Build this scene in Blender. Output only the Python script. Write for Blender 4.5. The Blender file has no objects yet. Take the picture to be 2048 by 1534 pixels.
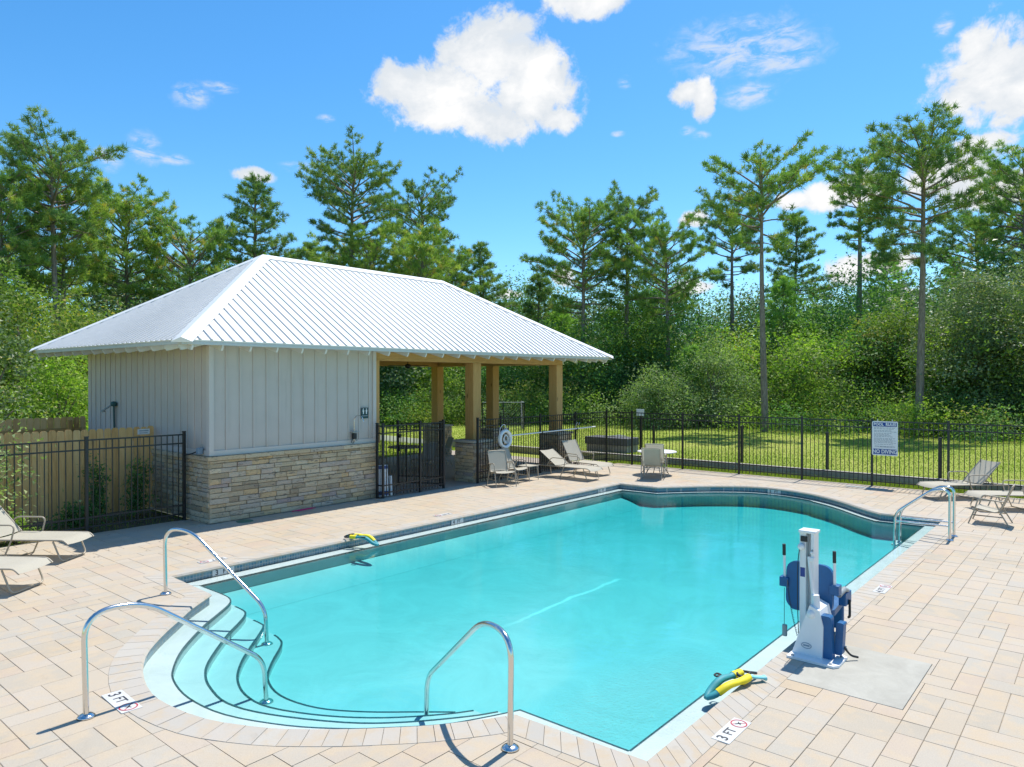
import bpy, bmesh, math, random
import numpy as np
from mathutils import Vector, Matrix
from mathutils.geometry import delaunay_2d_cdt

R = math.radians
random.seed(7)
rng = np.random.default_rng(7)
SC = bpy.context.scene
COL = SC.collection

# ------------------------------------------------------------------ camera
cam = bpy.data.cameras.new('camera')
cam.lens = 25.26
cam.sensor_width = 36
cam.clip_end = 3000
cam_o = bpy.data.objects.new('camera', cam)
COL.objects.link(cam_o)
CAM_YAW = 40.1
cam_o.location = (0, 0, 2.95)
cam_o.rotation_euler = (R(90 - 0.38), 0, R(CAM_YAW - 90))
SC.camera = cam_o

# ------------------------------------------------------------------ colour management
SC.view_settings.view_transform = 'Standard'
SC.view_settings.look = 'None'
SC.view_settings.exposure = 0.50
SC.view_settings.gamma = 1.0
SC.view_settings.use_curve_mapping = False
SC.cycles.max_bounces = 8
SC.cycles.diffuse_bounces = 4
SC.cycles.glossy_bounces = 4
SC.cycles.transmission_bounces = 4
SC.cycles.transparent_max_bounces = 16
SC.cycles.caustics_reflective = False
SC.cycles.caustics_refractive = False
SC.cycles.use_denoising = True

# ------------------------------------------------------------------ sun
SUN_EL, SUN_AZ = 65.0, 2.5            # azimuth counted from +X towards +Y
sun = bpy.data.lights.new('sun', 'SUN')
sun.energy = 4.3
sun.angle = R(0.53)
sun.color = (1.0, 0.955, 0.88)
sun_o = bpy.data.objects.new('sun', sun)
COL.objects.link(sun_o)
sd = Vector((math.cos(R(SUN_EL)) * math.cos(R(SUN_AZ)), math.cos(R(SUN_EL)) * math.sin(R(SUN_AZ)), math.sin(R(SUN_EL))))
sun_o.rotation_euler = (-sd).to_track_quat('-Z', 'Y').to_euler()
sun_o.location = sd * 50

# ------------------------------------------------------------------ node helper
class N:
    """tiny wrapper round a node tree"""
    def __init__(s, tree):
        s.t = tree
        s.t.nodes.clear()
    def n(s, typ, **kw):
        nd = s.t.nodes.new(typ)
        for k, v in kw.items():
            setattr(nd, k, v)
        return nd
    def link(s, a, b):
        s.t.links.new(a, b)
    def val(s, sock, v):
        if hasattr(v, 'default_value') or isinstance(v, bpy.types.NodeSocket):
            s.link(v, sock)
        else:
            sock.default_value = v
    def math(s, op, a, b=0.0, c=None, clamp=False):
        m = s.n('ShaderNodeMath', operation=op, use_clamp=clamp)
        s.val(m.inputs[0], a); s.val(m.inputs[1], b)
        if c is not None: s.val(m.inputs[2], c)
        return m.outputs[0]
    def vec(s, op, a, b=None, out=0):
        m = s.n('ShaderNodeVectorMath', operation=op)
        s.val(m.inputs[0], a)
        if b is not None: s.val(m.inputs[1], b)
        return m.outputs[out]
    def mix(s, f, a, b, blend='MIX'):
        m = s.n('ShaderNodeMix', data_type='RGBA', blend_type=blend)
        s.val(m.inputs[0], f); s.val(m.inputs[6], a); s.val(m.inputs[7], b)
        return m.outputs[2]
    def ramp(s, f, stops, interp='LINEAR'):
        r = s.n('ShaderNodeValToRGB')
        r.color_ramp.interpolation = interp
        el = r.color_ramp.elements
        while len(el) < len(stops): el.new(0.5)
        for e, (p, c) in zip(el, stops):
            e.position = p
            e.color = (*c, 1) if len(c) == 3 else c
        s.val(r.inputs[0], f)
        return r.outputs[0]
    def noise(s, vec, scale, detail=4.0, rough=0.55, dist=0.0, dims='3D'):
        n = s.n('ShaderNodeTexNoise', noise_dimensions=dims)
        if vec is not None: s.link(vec, n.inputs['Vector'])
        n.inputs['Scale'].default_value = scale
        n.inputs['Detail'].default_value = detail
        n.inputs['Roughness'].default_value = rough
        n.inputs['Distortion'].default_value = dist
        return n.outputs['Fac']
    def map(s, v, a, b, c=0.0, d=1.0, smooth=True):
        m = s.n('ShaderNodeMapRange', interpolation_type='SMOOTHSTEP' if smooth else 'LINEAR')
        s.val(m.inputs[0], v)
        for i, x in enumerate((a, b, c, d)): m.inputs[i + 1].default_value = x
        return m.outputs[0]

# ------------------------------------------------------------------ world: Nishita sky and cumulus clouds
world = bpy.data.worlds.new('World')
SC.world = world
world.use_nodes = True
w = N(world.node_tree)
sky = w.n('ShaderNodeTexSky', sky_type='NISHITA')
sky.sun_disc = False
sky.sun_elevation = R(SUN_EL)
sky.sun_rotation = R(90 - SUN_AZ)
sky.air_density = 1.0
sky.dust_density = 0.35
sky.ozone_density = 2.2
sky.altitude = 0
tc = w.n('ShaderNodeTexCoord')
D = tc.outputs['Generated']
sep = w.n('ShaderNodeSeparateXYZ'); w.link(D, sep.inputs[0])
az = w.math('ARCTAN2', sep.outputs[1], sep.outputs[0])
az = w.math('SUBTRACT', R(CAM_YAW), az)
az = w.math('MULTIPLY', w.math('WRAP', az, math.pi, -math.pi), 180 / math.pi)
el = w.math('MULTIPLY', w.math('ARCSINE', sep.outputs[2]), 180 / math.pi)
cmb = w.n('ShaderNodeCombineXYZ'); w.link(az, cmb.inputs[0]); w.link(el, cmb.inputs[1])
AE = cmb.outputs[0]
CLOUDS = [(-1.55, 24.35, 4.6, 3.0), (-5.71, 21.57, 5.2, 2.48), (1.23, 21.32, 3.8, 2.88), (-8.84, 22.11, 2.4, 1.52), (-0.95, 19.41, 3.2, 1.68), (3.61, 19.79, 1.92, 1.04), (-4.92, 20.22, 4.4, 1.28), (2.23, 23.51, 2.4, 2.0), (5.78, 27.44, 3.12, 1.36), (7.35, 27.52, 2.0, 1.2), (13.58, 21.12, 1.28, 0.96), (14.92, 20.77, 0.88, 1.6), (13.7, 18.48, 0.72, 0.4), (14.71, 18.06, 0.88, 0.4), (33.84, 19.3, 3.6, 2.88), (32.86, 21.11, 1.68, 1.92), (36.11, 18.23, 4.8, 2.48), (32.02, 18.47, 2.08, 1.52), (23.5, 13.0, 2.2, 1.04), (25.8, 13.45, 2.4, 1.12), (31.32, 13.59, 2.8, 1.4), (33.73, 12.14, 3.0, 1.2), (14.27, 12.14, 1.12, 0.68), (25.07, 7.8, 1.52, 1.12), (28.35, 5.5, 2.4, 1.2), (33.02, 15.38, 1.92, 0.64), (34.4, 14.69, 1.2, 0.4), (21.81, 12.98, 1.6, 0.64), (4.21, 8.19, 1.04, 0.88), (-14.55, 19.28, 0.88, 0.4), (-19.82, 14.91, 1.52, 0.56), (14.28, 7.01, 1.6, 0.72), (-0.16, 6.64, 1.2, 0.48), (-29.12, 14.7, 0.88, 0.96), (27.72, 8.14, 2.0, 0.8)]
WISPS = [(-27.01, 15.97, 1.36, 1.2), (-25.08, 15.45, 1.6, 0.48), (-23.92, 19.74, 1.6, 1.12), (30.99, 22.81, 0.72, 1.04), (-29.33, 15.16, 1.2, 0.64), (8.91, 22.11, 0.88, 0.72), (-22.06, 20.54, 1.6, 0.48), (8.33, 18.59, 0.8, 0.32), (-16.41, 15.72, 2.0, 0.56), (17.55, 23.82, 7.2, 2.4), (20.4, 22.83, 4.4, 1.6), (18.28, 20.5, 2.4, 1.0)]
# a few more heaps of the same kind all round, outside the view
WISPS += [q for q in CLOUDS if max(q[2], q[3]) < 1.27 and q[1] > 13]; CLOUDS = [q for q in CLOUDS if not (max(q[2], q[3]) < 1.27 and q[1] > 13)]
rc = random.Random(3)
for k in range(16):
    a_ = rc.choice((-1, 1)) * rc.uniform(48, 175); e_ = rc.uniform(14, 50)
    for j in range(3):
        CLOUDS.append((a_ + rc.uniform(-5, 5), e_ + rc.uniform(-1.5, 1.5), rc.uniform(3, 6), rc.uniform(1.6, 3)))
nz1 = w.noise(D, 11.0, 10.0, 0.66, 0.35)
nz2 = w.noise(D, 42.0, 6.0, 0.62, 0.3)
def blobs(lst):
    cur = None
    for (a_, e_, ra, re) in lst:
        v = w.vec('SUBTRACT', AE, (a_, e_, 0))
        v = w.vec('MULTIPLY', v, (1 / ra, 1 / re, 0))
        ln = w.vec('LENGTH', v, out='Value')
        cur = ln if cur is None else w.math('SMOOTH_MIN', cur, ln, 0.35)
    return w.math('SUBTRACT', 1.0, cur)
nsum = w.math('ADD', w.math('MULTIPLY', w.math('SUBTRACT', nz1, 0.5), 2.6), w.math('MULTIPLY', w.math('SUBTRACT', nz2, 0.5), 1.8))
bd = blobs(CLOUDS)
dens = w.math('ADD', w.math('ADD', w.math('MULTIPLY', bd, 1.5), 0.12), nsum)
mask = w.map(dens, -0.05, 0.65)
mask = w.math('MULTIPLY', mask, w.map(bd, -0.55, -0.1))
# wispy high cloud: fine ripples
mp = w.n('ShaderNodeMapping'); w.link(AE, mp.inputs[0])
mp.inputs['Rotation'].default_value = (0, 0, R(-20)); mp.inputs['Scale'].default_value = (0.45, 1.3, 1)
rip = w.noise(mp.outputs[0], 0.9, 6.0, 0.68, 0.6)
wd = blobs(WISPS)
wm = w.math('MULTIPLY', w.map(rip, 0.36, 0.66), w.map(w.math('ADD', wd, w.math('MULTIPLY', nsum, 0.5)), 0.0, 0.8))
wm = w.math('MULTIPLY', wm, 0.85)
# thin veil towards the horizon
allm = w.math('MAXIMUM', mask, wm)
shade = w.noise(w.vec('MULTIPLY', D, (1, 1, 1.7)), 9.0, 8.0, 0.62, 0.4)
cc = w.ramp(w.math('ADD', w.math('MULTIPLY', dens, 0.16), w.math('MULTIPLY', shade, 1.05)),
            [(0.40, (0.70, 0.78, 0.88)), (0.56, (0.75, 0.80, 0.855)), (0.82, (1.0, 1.0, 1.0))])
bg1 = w.n('ShaderNodeBackground'); bg1.inputs[1].default_value = 0.13
hs = w.n('ShaderNodeHueSaturation'); hs.inputs['Saturation'].default_value = 1.20; hs.inputs['Value'].default_value = 1.0
tn = w.mix(1.0, sky.outputs[0], (0.80, 0.985, 1.07, 1), 'MULTIPLY')
w.link(tn, hs.inputs['Color'])
w.link(hs.outputs[0], bg1.inputs[0])
bg2 = w.n('ShaderNodeBackground'); w.link(cc, bg2.inputs[0]); bg2.inputs[1].default_value = 0.72
mxs = w.n('ShaderNodeMixShader'); w.link(allm, mxs.inputs[0]); w.link(bg1.outputs[0], mxs.inputs[1]); w.link(bg2.outputs[0], mxs.inputs[2])
wo = w.n('ShaderNodeOutputWorld'); w.link(mxs.outputs[0], wo.inputs[0])
world.cycles.sampling_method = 'MANUAL'
world.cycles.sample_map_resolution = 512

# ------------------------------------------------------------------ materials
def mat(name):
    m = bpy.data.materials.new(name); m.use_nodes = True
    return m, N(m.node_tree)
def finish(m, n, base, rough=0.6, metal=0.0, spec=0.5, bump=None, bstr=0.3, bdist=0.01, extra=None):
    p = n.n('ShaderNodeBsdfPrincipled')
    n.val(p.inputs['Base Color'], base if not isinstance(base, tuple) else (*base, 1))
    n.val(p.inputs['Roughness'], rough); p.inputs['Metallic'].default_value = metal
    p.inputs['Specular IOR Level'].default_value = spec
    if bump is not None:
        b = n.n('ShaderNodeBump'); b.inputs['Strength'].default_value = bstr; b.inputs['Distance'].default_value = bdist
        n.link(bump, b.inputs['Height']); n.link(b.outputs[0], p.inputs['Normal'])
    if extra: extra(p)
    o = n.n('ShaderNodeOutputMaterial'); n.link(p.outputs[0], o.inputs[0])
    return m
def pos(n): return n.n('ShaderNodeNewGeometry').outputs['Position']
def tint(n):
    a = n.n('ShaderNodeAttribute'); a.attribute_name = 'tint'; return a.outputs['Fac']
def plain(name, col, rough=0.5, metal=0.0, var=0.12, scale=6.0, bump=0.0, spec=0.5):
    m, n = mat(name)
    f = n.noise(pos(n), scale, 5.0, 0.6)
    lo = tuple(c * (1 - var) for c in col); hi = tuple(min(1, c * (1 + var)) for c in col)
    c = n.ramp(f, [(0.3, lo), (0.7, hi)])
    r = n.map(f, 0.2, 0.8, max(0.02, rough - 0.08), min(1, rough + 0.1))
    return finish(m, n, c, r, metal, spec, n.noise(pos(n), scale * 12, 4.0) if bump else None, bump, 0.004)

def m_paver(name, stops, amp=0.14):
    m, n = mat(name)
    P = pos(n); t = tint(n)
    base = n.ramp(t, stops)
    cloud = n.noise(n.vec('ADD', P, n.vec('MULTIPLY', (1, 1, 1), t)), 4.5, 6.0, 0.6, 0.4)
    fine = n.noise(P, 95.0, 4.0, 0.7)
    c = n.mix(n.math('MULTIPLY', n.map(cloud, 0.42, 0.66), 0.72), base, (0.42, 0.325, 0.215, 1))
    big = n.noise(P, 0.55, 3.0, 0.6)
    c = n.mix(n.map(big, 0.3, 0.75, 0.0, 0.35), c, (0.42, 0.39, 0.345, 1))
    st = n.noise(P, 2.3, 8.0, 0.72, 1.2)
    c = n.mix(n.map(st, 0.56, 0.78, 0.0, 0.42), c, (0.27, 0.225, 0.17, 1))
    c = n.mix(amp * 3, c, n.ramp(fine, [(0.25, (0.42, 0.38, 0.34)), (0.6, (0.86, 0.82, 0.76))]), 'SOFT_LIGHT')
    return finish(m, n, c, n.map(fine, 0.2, 0.8, 0.72, 0.9), 0, 0.35, fine, 0.35, 0.003)
M = {}
M['paver'] = m_paver('paver_travertine', [(0.0, (0.320, 0.282, 0.224)), (0.2, (0.378, 0.314, 0.234)), (0.42, (0.344, 0.307, 0.251)), (0.62, (0.388, 0.331, 0.261)), (0.80, (0.373, 0.288, 0.215)), (0.92, (0.335, 0.310, 0.261)), (1.0, (0.388, 0.301, 0.204))])
M['coping'] = m_paver('coping_stone', [(0.0, (0.375, 0.344, 0.298)), (0.4, (0.408, 0.376, 0.323)), (0.7, (0.396, 0.354, 0.301)), (1.0, (0.362, 0.338, 0.295))], 0.06)
M['grout'] = plain('joint_sand', (0.44, 0.38, 0.30), 0.95, var=0.3, scale=20)
M['concrete'] = None
def m_concrete(name, a, b, sc=3.0):
    m, n = mat(name); P = pos(n)
    f = n.noise(P, sc, 8.0, 0.65, 0.5); g = n.noise(P, 160.0, 3.0, 0.7)
    c = n.mix(0.25, n.ramp(f, [(0.3, a), (0.7, b)]), n.ramp(g, [(0.3, (0.25, 0.24, 0.22)), (0.7, (0.8, 0.78, 0.74))]), 'SOFT_LIGHT')
    return finish(m, n, c, 0.85, 0, 0.3, g, 0.3, 0.003)
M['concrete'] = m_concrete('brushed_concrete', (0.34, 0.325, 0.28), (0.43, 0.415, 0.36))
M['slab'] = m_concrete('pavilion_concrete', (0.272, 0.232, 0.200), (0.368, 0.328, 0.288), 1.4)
M['curb'] = m_concrete('curb_concrete', (0.257, 0.237, 0.209), (0.418, 0.389, 0.351), 1.5)

def m_stone():
    m, n = mat('ledge_stone'); P = pos(n); t = tint(n)
    base = n.ramp(t, [(0.0, (0.366, 0.283, 0.185)), (0.2, (0.512, 0.401, 0.258)), (0.4, (0.561, 0.454, 0.308)), (0.55, (0.610, 0.425, 0.224)), (0.7, (0.476, 0.395, 0.302)), (0.85, (0.634, 0.519, 0.358)), (1.0, (0.403, 0.319, 0.280))])
    mp = n.n('ShaderNodeMapping'); n.link(P, mp.inputs[0]); mp.inputs['Scale'].default_value = (1, 1, 3.2)
    f = n.noise(mp.outputs[0], 7.0, 7.0, 0.65, 1.0)
    c = n.mix(n.map(f, 0.52, 0.68, 0, 0.85), base, (0.15, 0.12, 0.105, 1))
    g = n.noise(mp.outputs[0], 26.0, 6.0, 0.7)
    c = n.mix(0.5, c, n.ramp(g, [(0.3, (0.2, 0.2, 0.2)), (0.7, (0.85, 0.85, 0.85))]), 'SOFT_LIGHT')
    bh = n.math('ADD', n.math('MULTIPLY', f, 0.7), n.math('MULTIPLY', g, 0.5))
    return finish(m, n, c, 0.85, 0, 0.3, bh, 0.9, 0.02)
M['stone'] = m_stone()
M['mortar'] = plain('dark_mortar', (0.16, 0.135, 0.11), 0.95, var=0.3, scale=18)
def m_siding():
    m, n = mat('greige_siding_paint'); P = pos(n)
    mp = n.n('ShaderNodeMapping'); n.link(P, mp.inputs[0]); mp.inputs['Scale'].default_value = (6, 6, 0.5)
    s_ = n.noise(mp.outputs[0], 1.6, 5.0, 0.6); f = n.noise(P, 2.2, 4.0); g_ = n.noise(P, 90.0, 3.0)
    c = n.ramp(f, [(0.3, (0.515, 0.455, 0.415)), (0.7, (0.55, 0.485, 0.445))])
    c = n.mix(n.map(s_, 0.52, 0.75, 0, 0.35), c, (0.36, 0.325, 0.28, 1))
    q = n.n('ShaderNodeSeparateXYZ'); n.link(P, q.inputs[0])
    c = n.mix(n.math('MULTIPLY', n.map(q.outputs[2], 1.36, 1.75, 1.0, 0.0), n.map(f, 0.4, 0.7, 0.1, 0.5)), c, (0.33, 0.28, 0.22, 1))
    return finish(m, n, c, 0.62, 0, 0.4, g_, 0.1, 0.003)
M['siding'] = m_siding()
M['white'] = plain('white_trim_paint', (0.640, 0.632, 0.608), 0.5, var=0.03, scale=3)
M['gutter'] = plain('off_white_gutter', (0.562, 0.554, 0.530), 0.4, var=0.03, scale=3)
M['corner'] = plain('pale_corner_paint', (0.58, 0.52, 0.48), 0.6, var=0.03, scale=3)
def m_roof():
    m, n = mat('white_metal_roof'); P = pos(n)
    f = n.noise(P, 0.9, 5.0, 0.6); g = n.noise(P, 22.0, 3.0, 0.6)
    c = n.ramp(f, [(0.3, (0.73, 0.735, 0.735)), (0.7, (0.79, 0.79, 0.785))])
    c = n.mix(n.map(g, 0.66, 0.78, 0, 0.15), c, (0.50, 0.47, 0.42, 1))
    h = n.noise(n.vec('MULTIPLY', P, (2.2, 2.2, 0.5)), 1.3, 6.0, 0.65, 0.4)
    c = n.mix(n.map(h, 0.50, 0.72, 0, 0.35), c, (0.60, 0.59, 0.56, 1))
    return finish(m, n, c, 0.38, 0.0, 0.5, f, 0.12, 0.03)
M['roof'] = m_roof()
M['seam'] = plain('roof_rib_paint', (0.58, 0.58, 0.575), 0.4, var=0.03)
def m_wood(name, a, b, dark, axis='Z', sc=1.0, rough=0.7):
    m, n = mat(name); P = pos(n); t = tint(n)
    mp = n.n('ShaderNodeMapping'); n.link(P, mp.inputs[0])
    s = {'Z': (9, 9, 0.7), 'X': (0.7, 9, 9), 'Y': (9, 0.7, 9)}[axis]
    mp.inputs['Scale'].default_value = tuple(v * sc for v in s)
    off = n.n('ShaderNodeCombineXYZ'); n.link(n.math('MULTIPLY', t, 37.0), off.inputs[0]); n.link(n.math('MULTIPLY', t, 11.0), off.inputs[2])
    V = n.vec('ADD', mp.outputs[0], off.outputs[0])
    g = n.noise(V, 2.2, 6.0, 0.6, 1.6)
    fine = n.noise(V, 11.0, 5.0, 0.7, 0.4)
    c = n.ramp(n.math('ADD', n.math('MULTIPLY', g, 0.75), n.math('MULTIPLY', t, 0.28)), [(0.2, dark), (0.48, a), (0.8, b)])
    vo = n.n('ShaderNodeTexVoronoi'); vo.inputs['Scale'].default_value = 1.15
    kn = n.vec('MULTIPLY', n.vec('ADD', P, off.outputs[0]), (3.0, 3.0, 1.1) if axis == 'Z' else (1.1, 3.0, 3.0)); n.link(kn, vo.inputs['Vector'])
    c = n.mix(n.map(vo.outputs['Distance'], 0.05, 0.13, 0.75, 0.0), c, tuple(x * 0.45 for x in dark) + (1,))
    c = n.mix(0.35, c, n.ramp(fine, [(0.3, (0.25, 0.25, 0.25)), (0.7, (0.8, 0.8, 0.8))]), 'SOFT_LIGHT')
    return finish(m, n, c, rough, 0, 0.3, fine, 0.35, 0.004)
M['beam'] = m_wood('pine_beam_upright', (0.50, 0.285, 0.10), (0.60, 0.375, 0.15), (0.33, 0.17, 0.055))
M['beamx'] = m_wood('pine_beam_long', (0.50, 0.285, 0.10), (0.60, 0.375, 0.15), (0.33, 0.17, 0.055), 'X')
M['beamy'] = m_wood('pine_beam_cross', (0.46, 0.28, 0.12), (0.56, 0.37, 0.17), (0.30, 0.17, 0.07), 'Y')
M['plank'] = m_wood('fence_plank', (0.74, 0.44, 0.17), (0.84, 0.57, 0.27), (0.46, 0.24, 0.085))
M['black'] = plain('black_powder_coat', (0.018, 0.018, 0.019), 0.38, var=0.2, scale=8)
M['steel'] = None
def m_steel():
    m, n = mat('brushed_stainless'); P = pos(n)
    f = n.noise(P, 40.0, 3.0)
    return finish(m, n, (0.68, 0.67, 0.65), n.map(f, 0.2, 0.8, 0.12, 0.24), 1.0)
M['steel'] = m_steel()
M['frame'] = plain('beige_frame_coat', (0.399, 0.340, 0.255), 0.42, var=0.06, scale=8)
def m_sling(name, a, b):
    m, n = mat(name); P = pos(n)
    g = n.noise(P, 220.0, 2.0, 0.6); f = n.noise(P, 2.5, 4.0)
    c = n.mix(n.map(f, 0.3, 0.7, 0, 0.5), (*a, 1), (*b, 1))
    c = n.mix(0.4, c, n.ramp(g, [(0.35, (0.3, 0.3, 0.3)), (0.65, (0.75, 0.75, 0.75))]), 'SOFT_LIGHT')
    p = n.n('ShaderNodeBsdfPrincipled'); n.link(c, p.inputs['Base Color']); p.inputs['Roughness'].default_value = 0.75
    tr = n.n('ShaderNodeBsdfTranslucent'); n.link(c, tr.inputs[0])
    mx = n.n('ShaderNodeMixShader'); mx.inputs[0].default_value = 0.28
    n.link(p.outputs[0], mx.inputs[1]); n.link(tr.outputs[0], mx.inputs[2])
    o = n.n('ShaderNodeOutputMaterial'); n.link(mx.outputs[0], o.inputs[0]); return m
M['sling'] = m_sling('tan_sling_mesh', (0.500, 0.463, 0.370), (0.555, 0.517, 0.425))
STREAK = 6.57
def m_plaster():
    m, n = mat('pool_plaster'); P = pos(n)
    f = n.noise(P, 0.9, 9.0, 0.72, 1.2); g = n.noise(P, 40.0, 4.0, 0.7)
    c = n.ramp(f, [(0.30, (0.46, 0.55, 0.56)), (0.68, (0.585, 0.675, 0.685))])  # plaster mottling, its contrast raised to imitate soft sky and cloud reflections
    c = n.mix(n.map(g, 0.55, 0.8, 0, 0.12), c, (0.5, 0.56, 0.56, 1))
    # narrow whitish streak along the floor, fading out at its ends
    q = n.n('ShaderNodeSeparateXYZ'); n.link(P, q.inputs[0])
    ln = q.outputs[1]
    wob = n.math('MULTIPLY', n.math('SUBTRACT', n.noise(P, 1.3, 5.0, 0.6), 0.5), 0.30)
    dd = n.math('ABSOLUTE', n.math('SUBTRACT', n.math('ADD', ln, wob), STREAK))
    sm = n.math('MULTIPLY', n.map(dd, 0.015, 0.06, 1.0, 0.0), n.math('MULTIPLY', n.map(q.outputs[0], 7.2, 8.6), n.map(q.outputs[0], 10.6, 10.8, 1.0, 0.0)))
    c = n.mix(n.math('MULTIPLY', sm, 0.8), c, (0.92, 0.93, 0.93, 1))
    return finish(m, n, c, 0.7, 0, 0.3, g, 0.15, 0.004)
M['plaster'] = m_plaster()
M['ledge'] = plain('white_ledge_plaster', (0.60, 0.64, 0.635), 0.6, var=0.04, scale=3)
def m_tile():
    m, n = mat('blue_grey_mosaic'); P = pos(n)
    mp = n.n('ShaderNodeMapping'); n.link(P, mp.inputs[0])
    br = n.n('ShaderNodeTexBrick'); br.offset = 0.0
    # run the grid along X+Y so that it works on walls of either direction
    q = n.n('ShaderNodeSeparateXYZ'); n.link(P, q.inputs[0])
    cb = n.n('ShaderNodeCombineXYZ'); n.link(n.math('ADD', q.outputs[0], q.outputs[1]), cb.inputs[0]); n.link(q.outputs[2], cb.inputs[1])
    n.link(cb.outputs[0], br.inputs['Vector'])
    br.inputs['Scale'].default_value = 1.0; br.inputs['Brick Width'].default_value = 0.05; br.inputs['Row Height'].default_value = 0.05
    br.inputs['Mortar Size'].default_value = 0.0035; br.inputs['Bias'].default_value = 0.0
    br.inputs['Color1'].default_value = (0.05, 0.16, 0.23, 1); br.inputs['Color2'].default_value = (0.15, 0.25, 0.29, 1); br.inputs['Mortar'].default_value = (0.34, 0.36, 0.35, 1)
    f = n.noise(P, 14.0, 4.0)
    c = n.mix(n.map(f, 0.45, 0.7, 0, 0.5), br.outputs['Color'], (0.26, 0.22, 0.15, 1))
    return finish(m, n, c, 0.18, 0, 0.5)
M['tile'] = m_tile()
M['nosing'] = plain('dark_teal_trim_tile', (0.02, 0.06, 0.075), 0.3, var=0.3, scale=30)
def m_water():
    m, n = mat('pool_water'); P = pos(n)
    fr = n.n('ShaderNodeFresnel'); fr.inputs[0].default_value = 1.33
    mp = n.n('ShaderNodeMapping'); n.link(P, mp.inputs[0]); mp.inputs['Rotation'].default_value = (0, 0, R(20)); mp.inputs['Scale'].default_value = (1.0, 0.55, 1)
    a = n.noise(mp.outputs[0], 1.6, 3.0, 0.5, 0.3)
    b = n.noise(mp.outputs[0], 13.0, 4.0, 0.6, 0.4)
    # livelier patch by the return inlet in the near corner
    dist = n.vec('LENGTH', n.vec('MULTIPLY', n.vec('SUBTRACT', P, (5.9, 3.5, -0.13)), (0.45, 1.2, 1.0)), out='Value')
    jet = n.map(dist, 0.2, 1.1, 1.0, 0.0)
    c = n.noise(P, 26.0, 4.0, 0.65, 0.4)
    h = n.math('ADD', n.math('MULTIPLY', a, 0.42), n.math('MULTIPLY', b, 0.16))
    h = n.math('ADD', h, n.math('MULTIPLY', n.math('MULTIPLY', c, jet), 1.6))
    bu = n.n('ShaderNodeBump'); bu.inputs['Strength'].default_value = 0.5; bu.inputs['Distance'].default_value = 0.020
    n.link(h, bu.inputs['Height']); n.link(bu.outputs[0], fr.inputs['Normal'])
    gl = n.n('ShaderNodeBsdfGlossy'); gl.inputs['Roughness'].default_value = 0.01; n.link(bu.outputs[0], gl.inputs['Normal'])
    tr = n.n('ShaderNodeBsdfTransparent')
    mx = n.n('ShaderNodeMixShader'); n.link(fr.outputs[0], mx.inputs[0]); n.link(tr.outputs[0], mx.inputs[1]); n.link(gl.outputs[0], mx.inputs[2])
    ab = n.n('ShaderNodeVolumeAbsorption'); ab.inputs['Color'].default_value = (0.04, 0.855, 0.88, 1); ab.inputs['Density'].default_value = 1.28
    o = n.n('ShaderNodeOutputMaterial'); n.link(mx.outputs[0], o.inputs[0]); n.link(ab.outputs[0], o.inputs['Volume'])
    return m
M['water'] = m_water()

def m_leaf(name, stops, trans=0.42, rough=0.55):
    m, n = mat(name); t = tint(n)
    c = n.ramp(t, stops)
    d = n.n('ShaderNodeBsdfPrincipled'); n.link(c, d.inputs['Base Color']); d.inputs['Roughness'].default_value = rough; d.inputs['Specular IOR Level'].default_value = 0.12
    tl = n.n('ShaderNodeBsdfTranslucent'); n.link(n.mix(1.0, c, (1.0, 1.25, 0.45, 1), 'MULTIPLY'), tl.inputs[0])
    mx = n.n('ShaderNodeMixShader'); mx.inputs[0].default_value = trans
    n.link(d.outputs[0], mx.inputs[1]); n.link(tl.outputs[0], mx.inputs[2])
    o = n.n('ShaderNodeOutputMaterial'); n.link(mx.outputs[0], o.inputs[0]); return m
g = lambda k, *c: tuple(k * x for x in c)
M['leaf0'] = m_leaf('yellow_green_leaves', [(0.0, (0.092, 0.157, 0.038)), (0.5, (0.194, 0.278, 0.054)), (0.85, (0.352, 0.398, 0.084)), (1.0, (0.482, 0.371, 0.112))])
M['leaf1'] = m_leaf('grey_green_oak_leaves', [(0.0, (0.091, 0.136, 0.066)), (0.55, (0.192, 0.261, 0.124)), (0.9, (0.339, 0.395, 0.216)), (1.0, (0.497, 0.429, 0.205))], 0.30, 0.4)
M['leaf2'] = m_leaf('pale_shrub_leaves', [(0.0, (0.114, 0.177, 0.072)), (0.5, (0.249, 0.342, 0.146)), (1.0, (0.457, 0.519, 0.249))])
M['leaf3'] = m_leaf('deep_green_leaves', [(0.0, (0.057, 0.136, 0.049)), (0.6, (0.124, 0.261, 0.086)), (1.0, (0.249, 0.384, 0.112))])
M['leaf4'] = m_leaf('lime_green_leaves', [(0.0, (0.127, 0.226, 0.037)), (0.5, (0.253, 0.388, 0.062)), (1.0, (0.451, 0.543, 0.109))])
M['pine0'] = m_leaf('pine_needles_open', [(0.0, (0.107, 0.210, 0.074)), (0.5, (0.232, 0.370, 0.105)), (0.9, (0.428, 0.531, 0.132)), (1.0, (0.675, 0.483, 0.158))], 0.3)
M['pine1'] = m_leaf('pine_needles_blue_green', [(0.0, (0.081, 0.177, 0.073)), (0.5, (0.186, 0.304, 0.108)), (1.0, (0.410, 0.472, 0.129))], 0.28)
M['pine2'] = m_leaf('pine_needles_yellowish', [(0.0, (0.124, 0.233, 0.067)), (0.5, (0.295, 0.419, 0.102)), (0.9, (0.511, 0.573, 0.138)), (1.0, (0.743, 0.525, 0.186))], 0.32)
M['pine3'] = m_leaf('young_pine_needles', [(0.0, (0.128, 0.249, 0.075)), (0.5, (0.239, 0.429, 0.111)), (1.0, (0.476, 0.635, 0.149))], 0.35)
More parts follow.
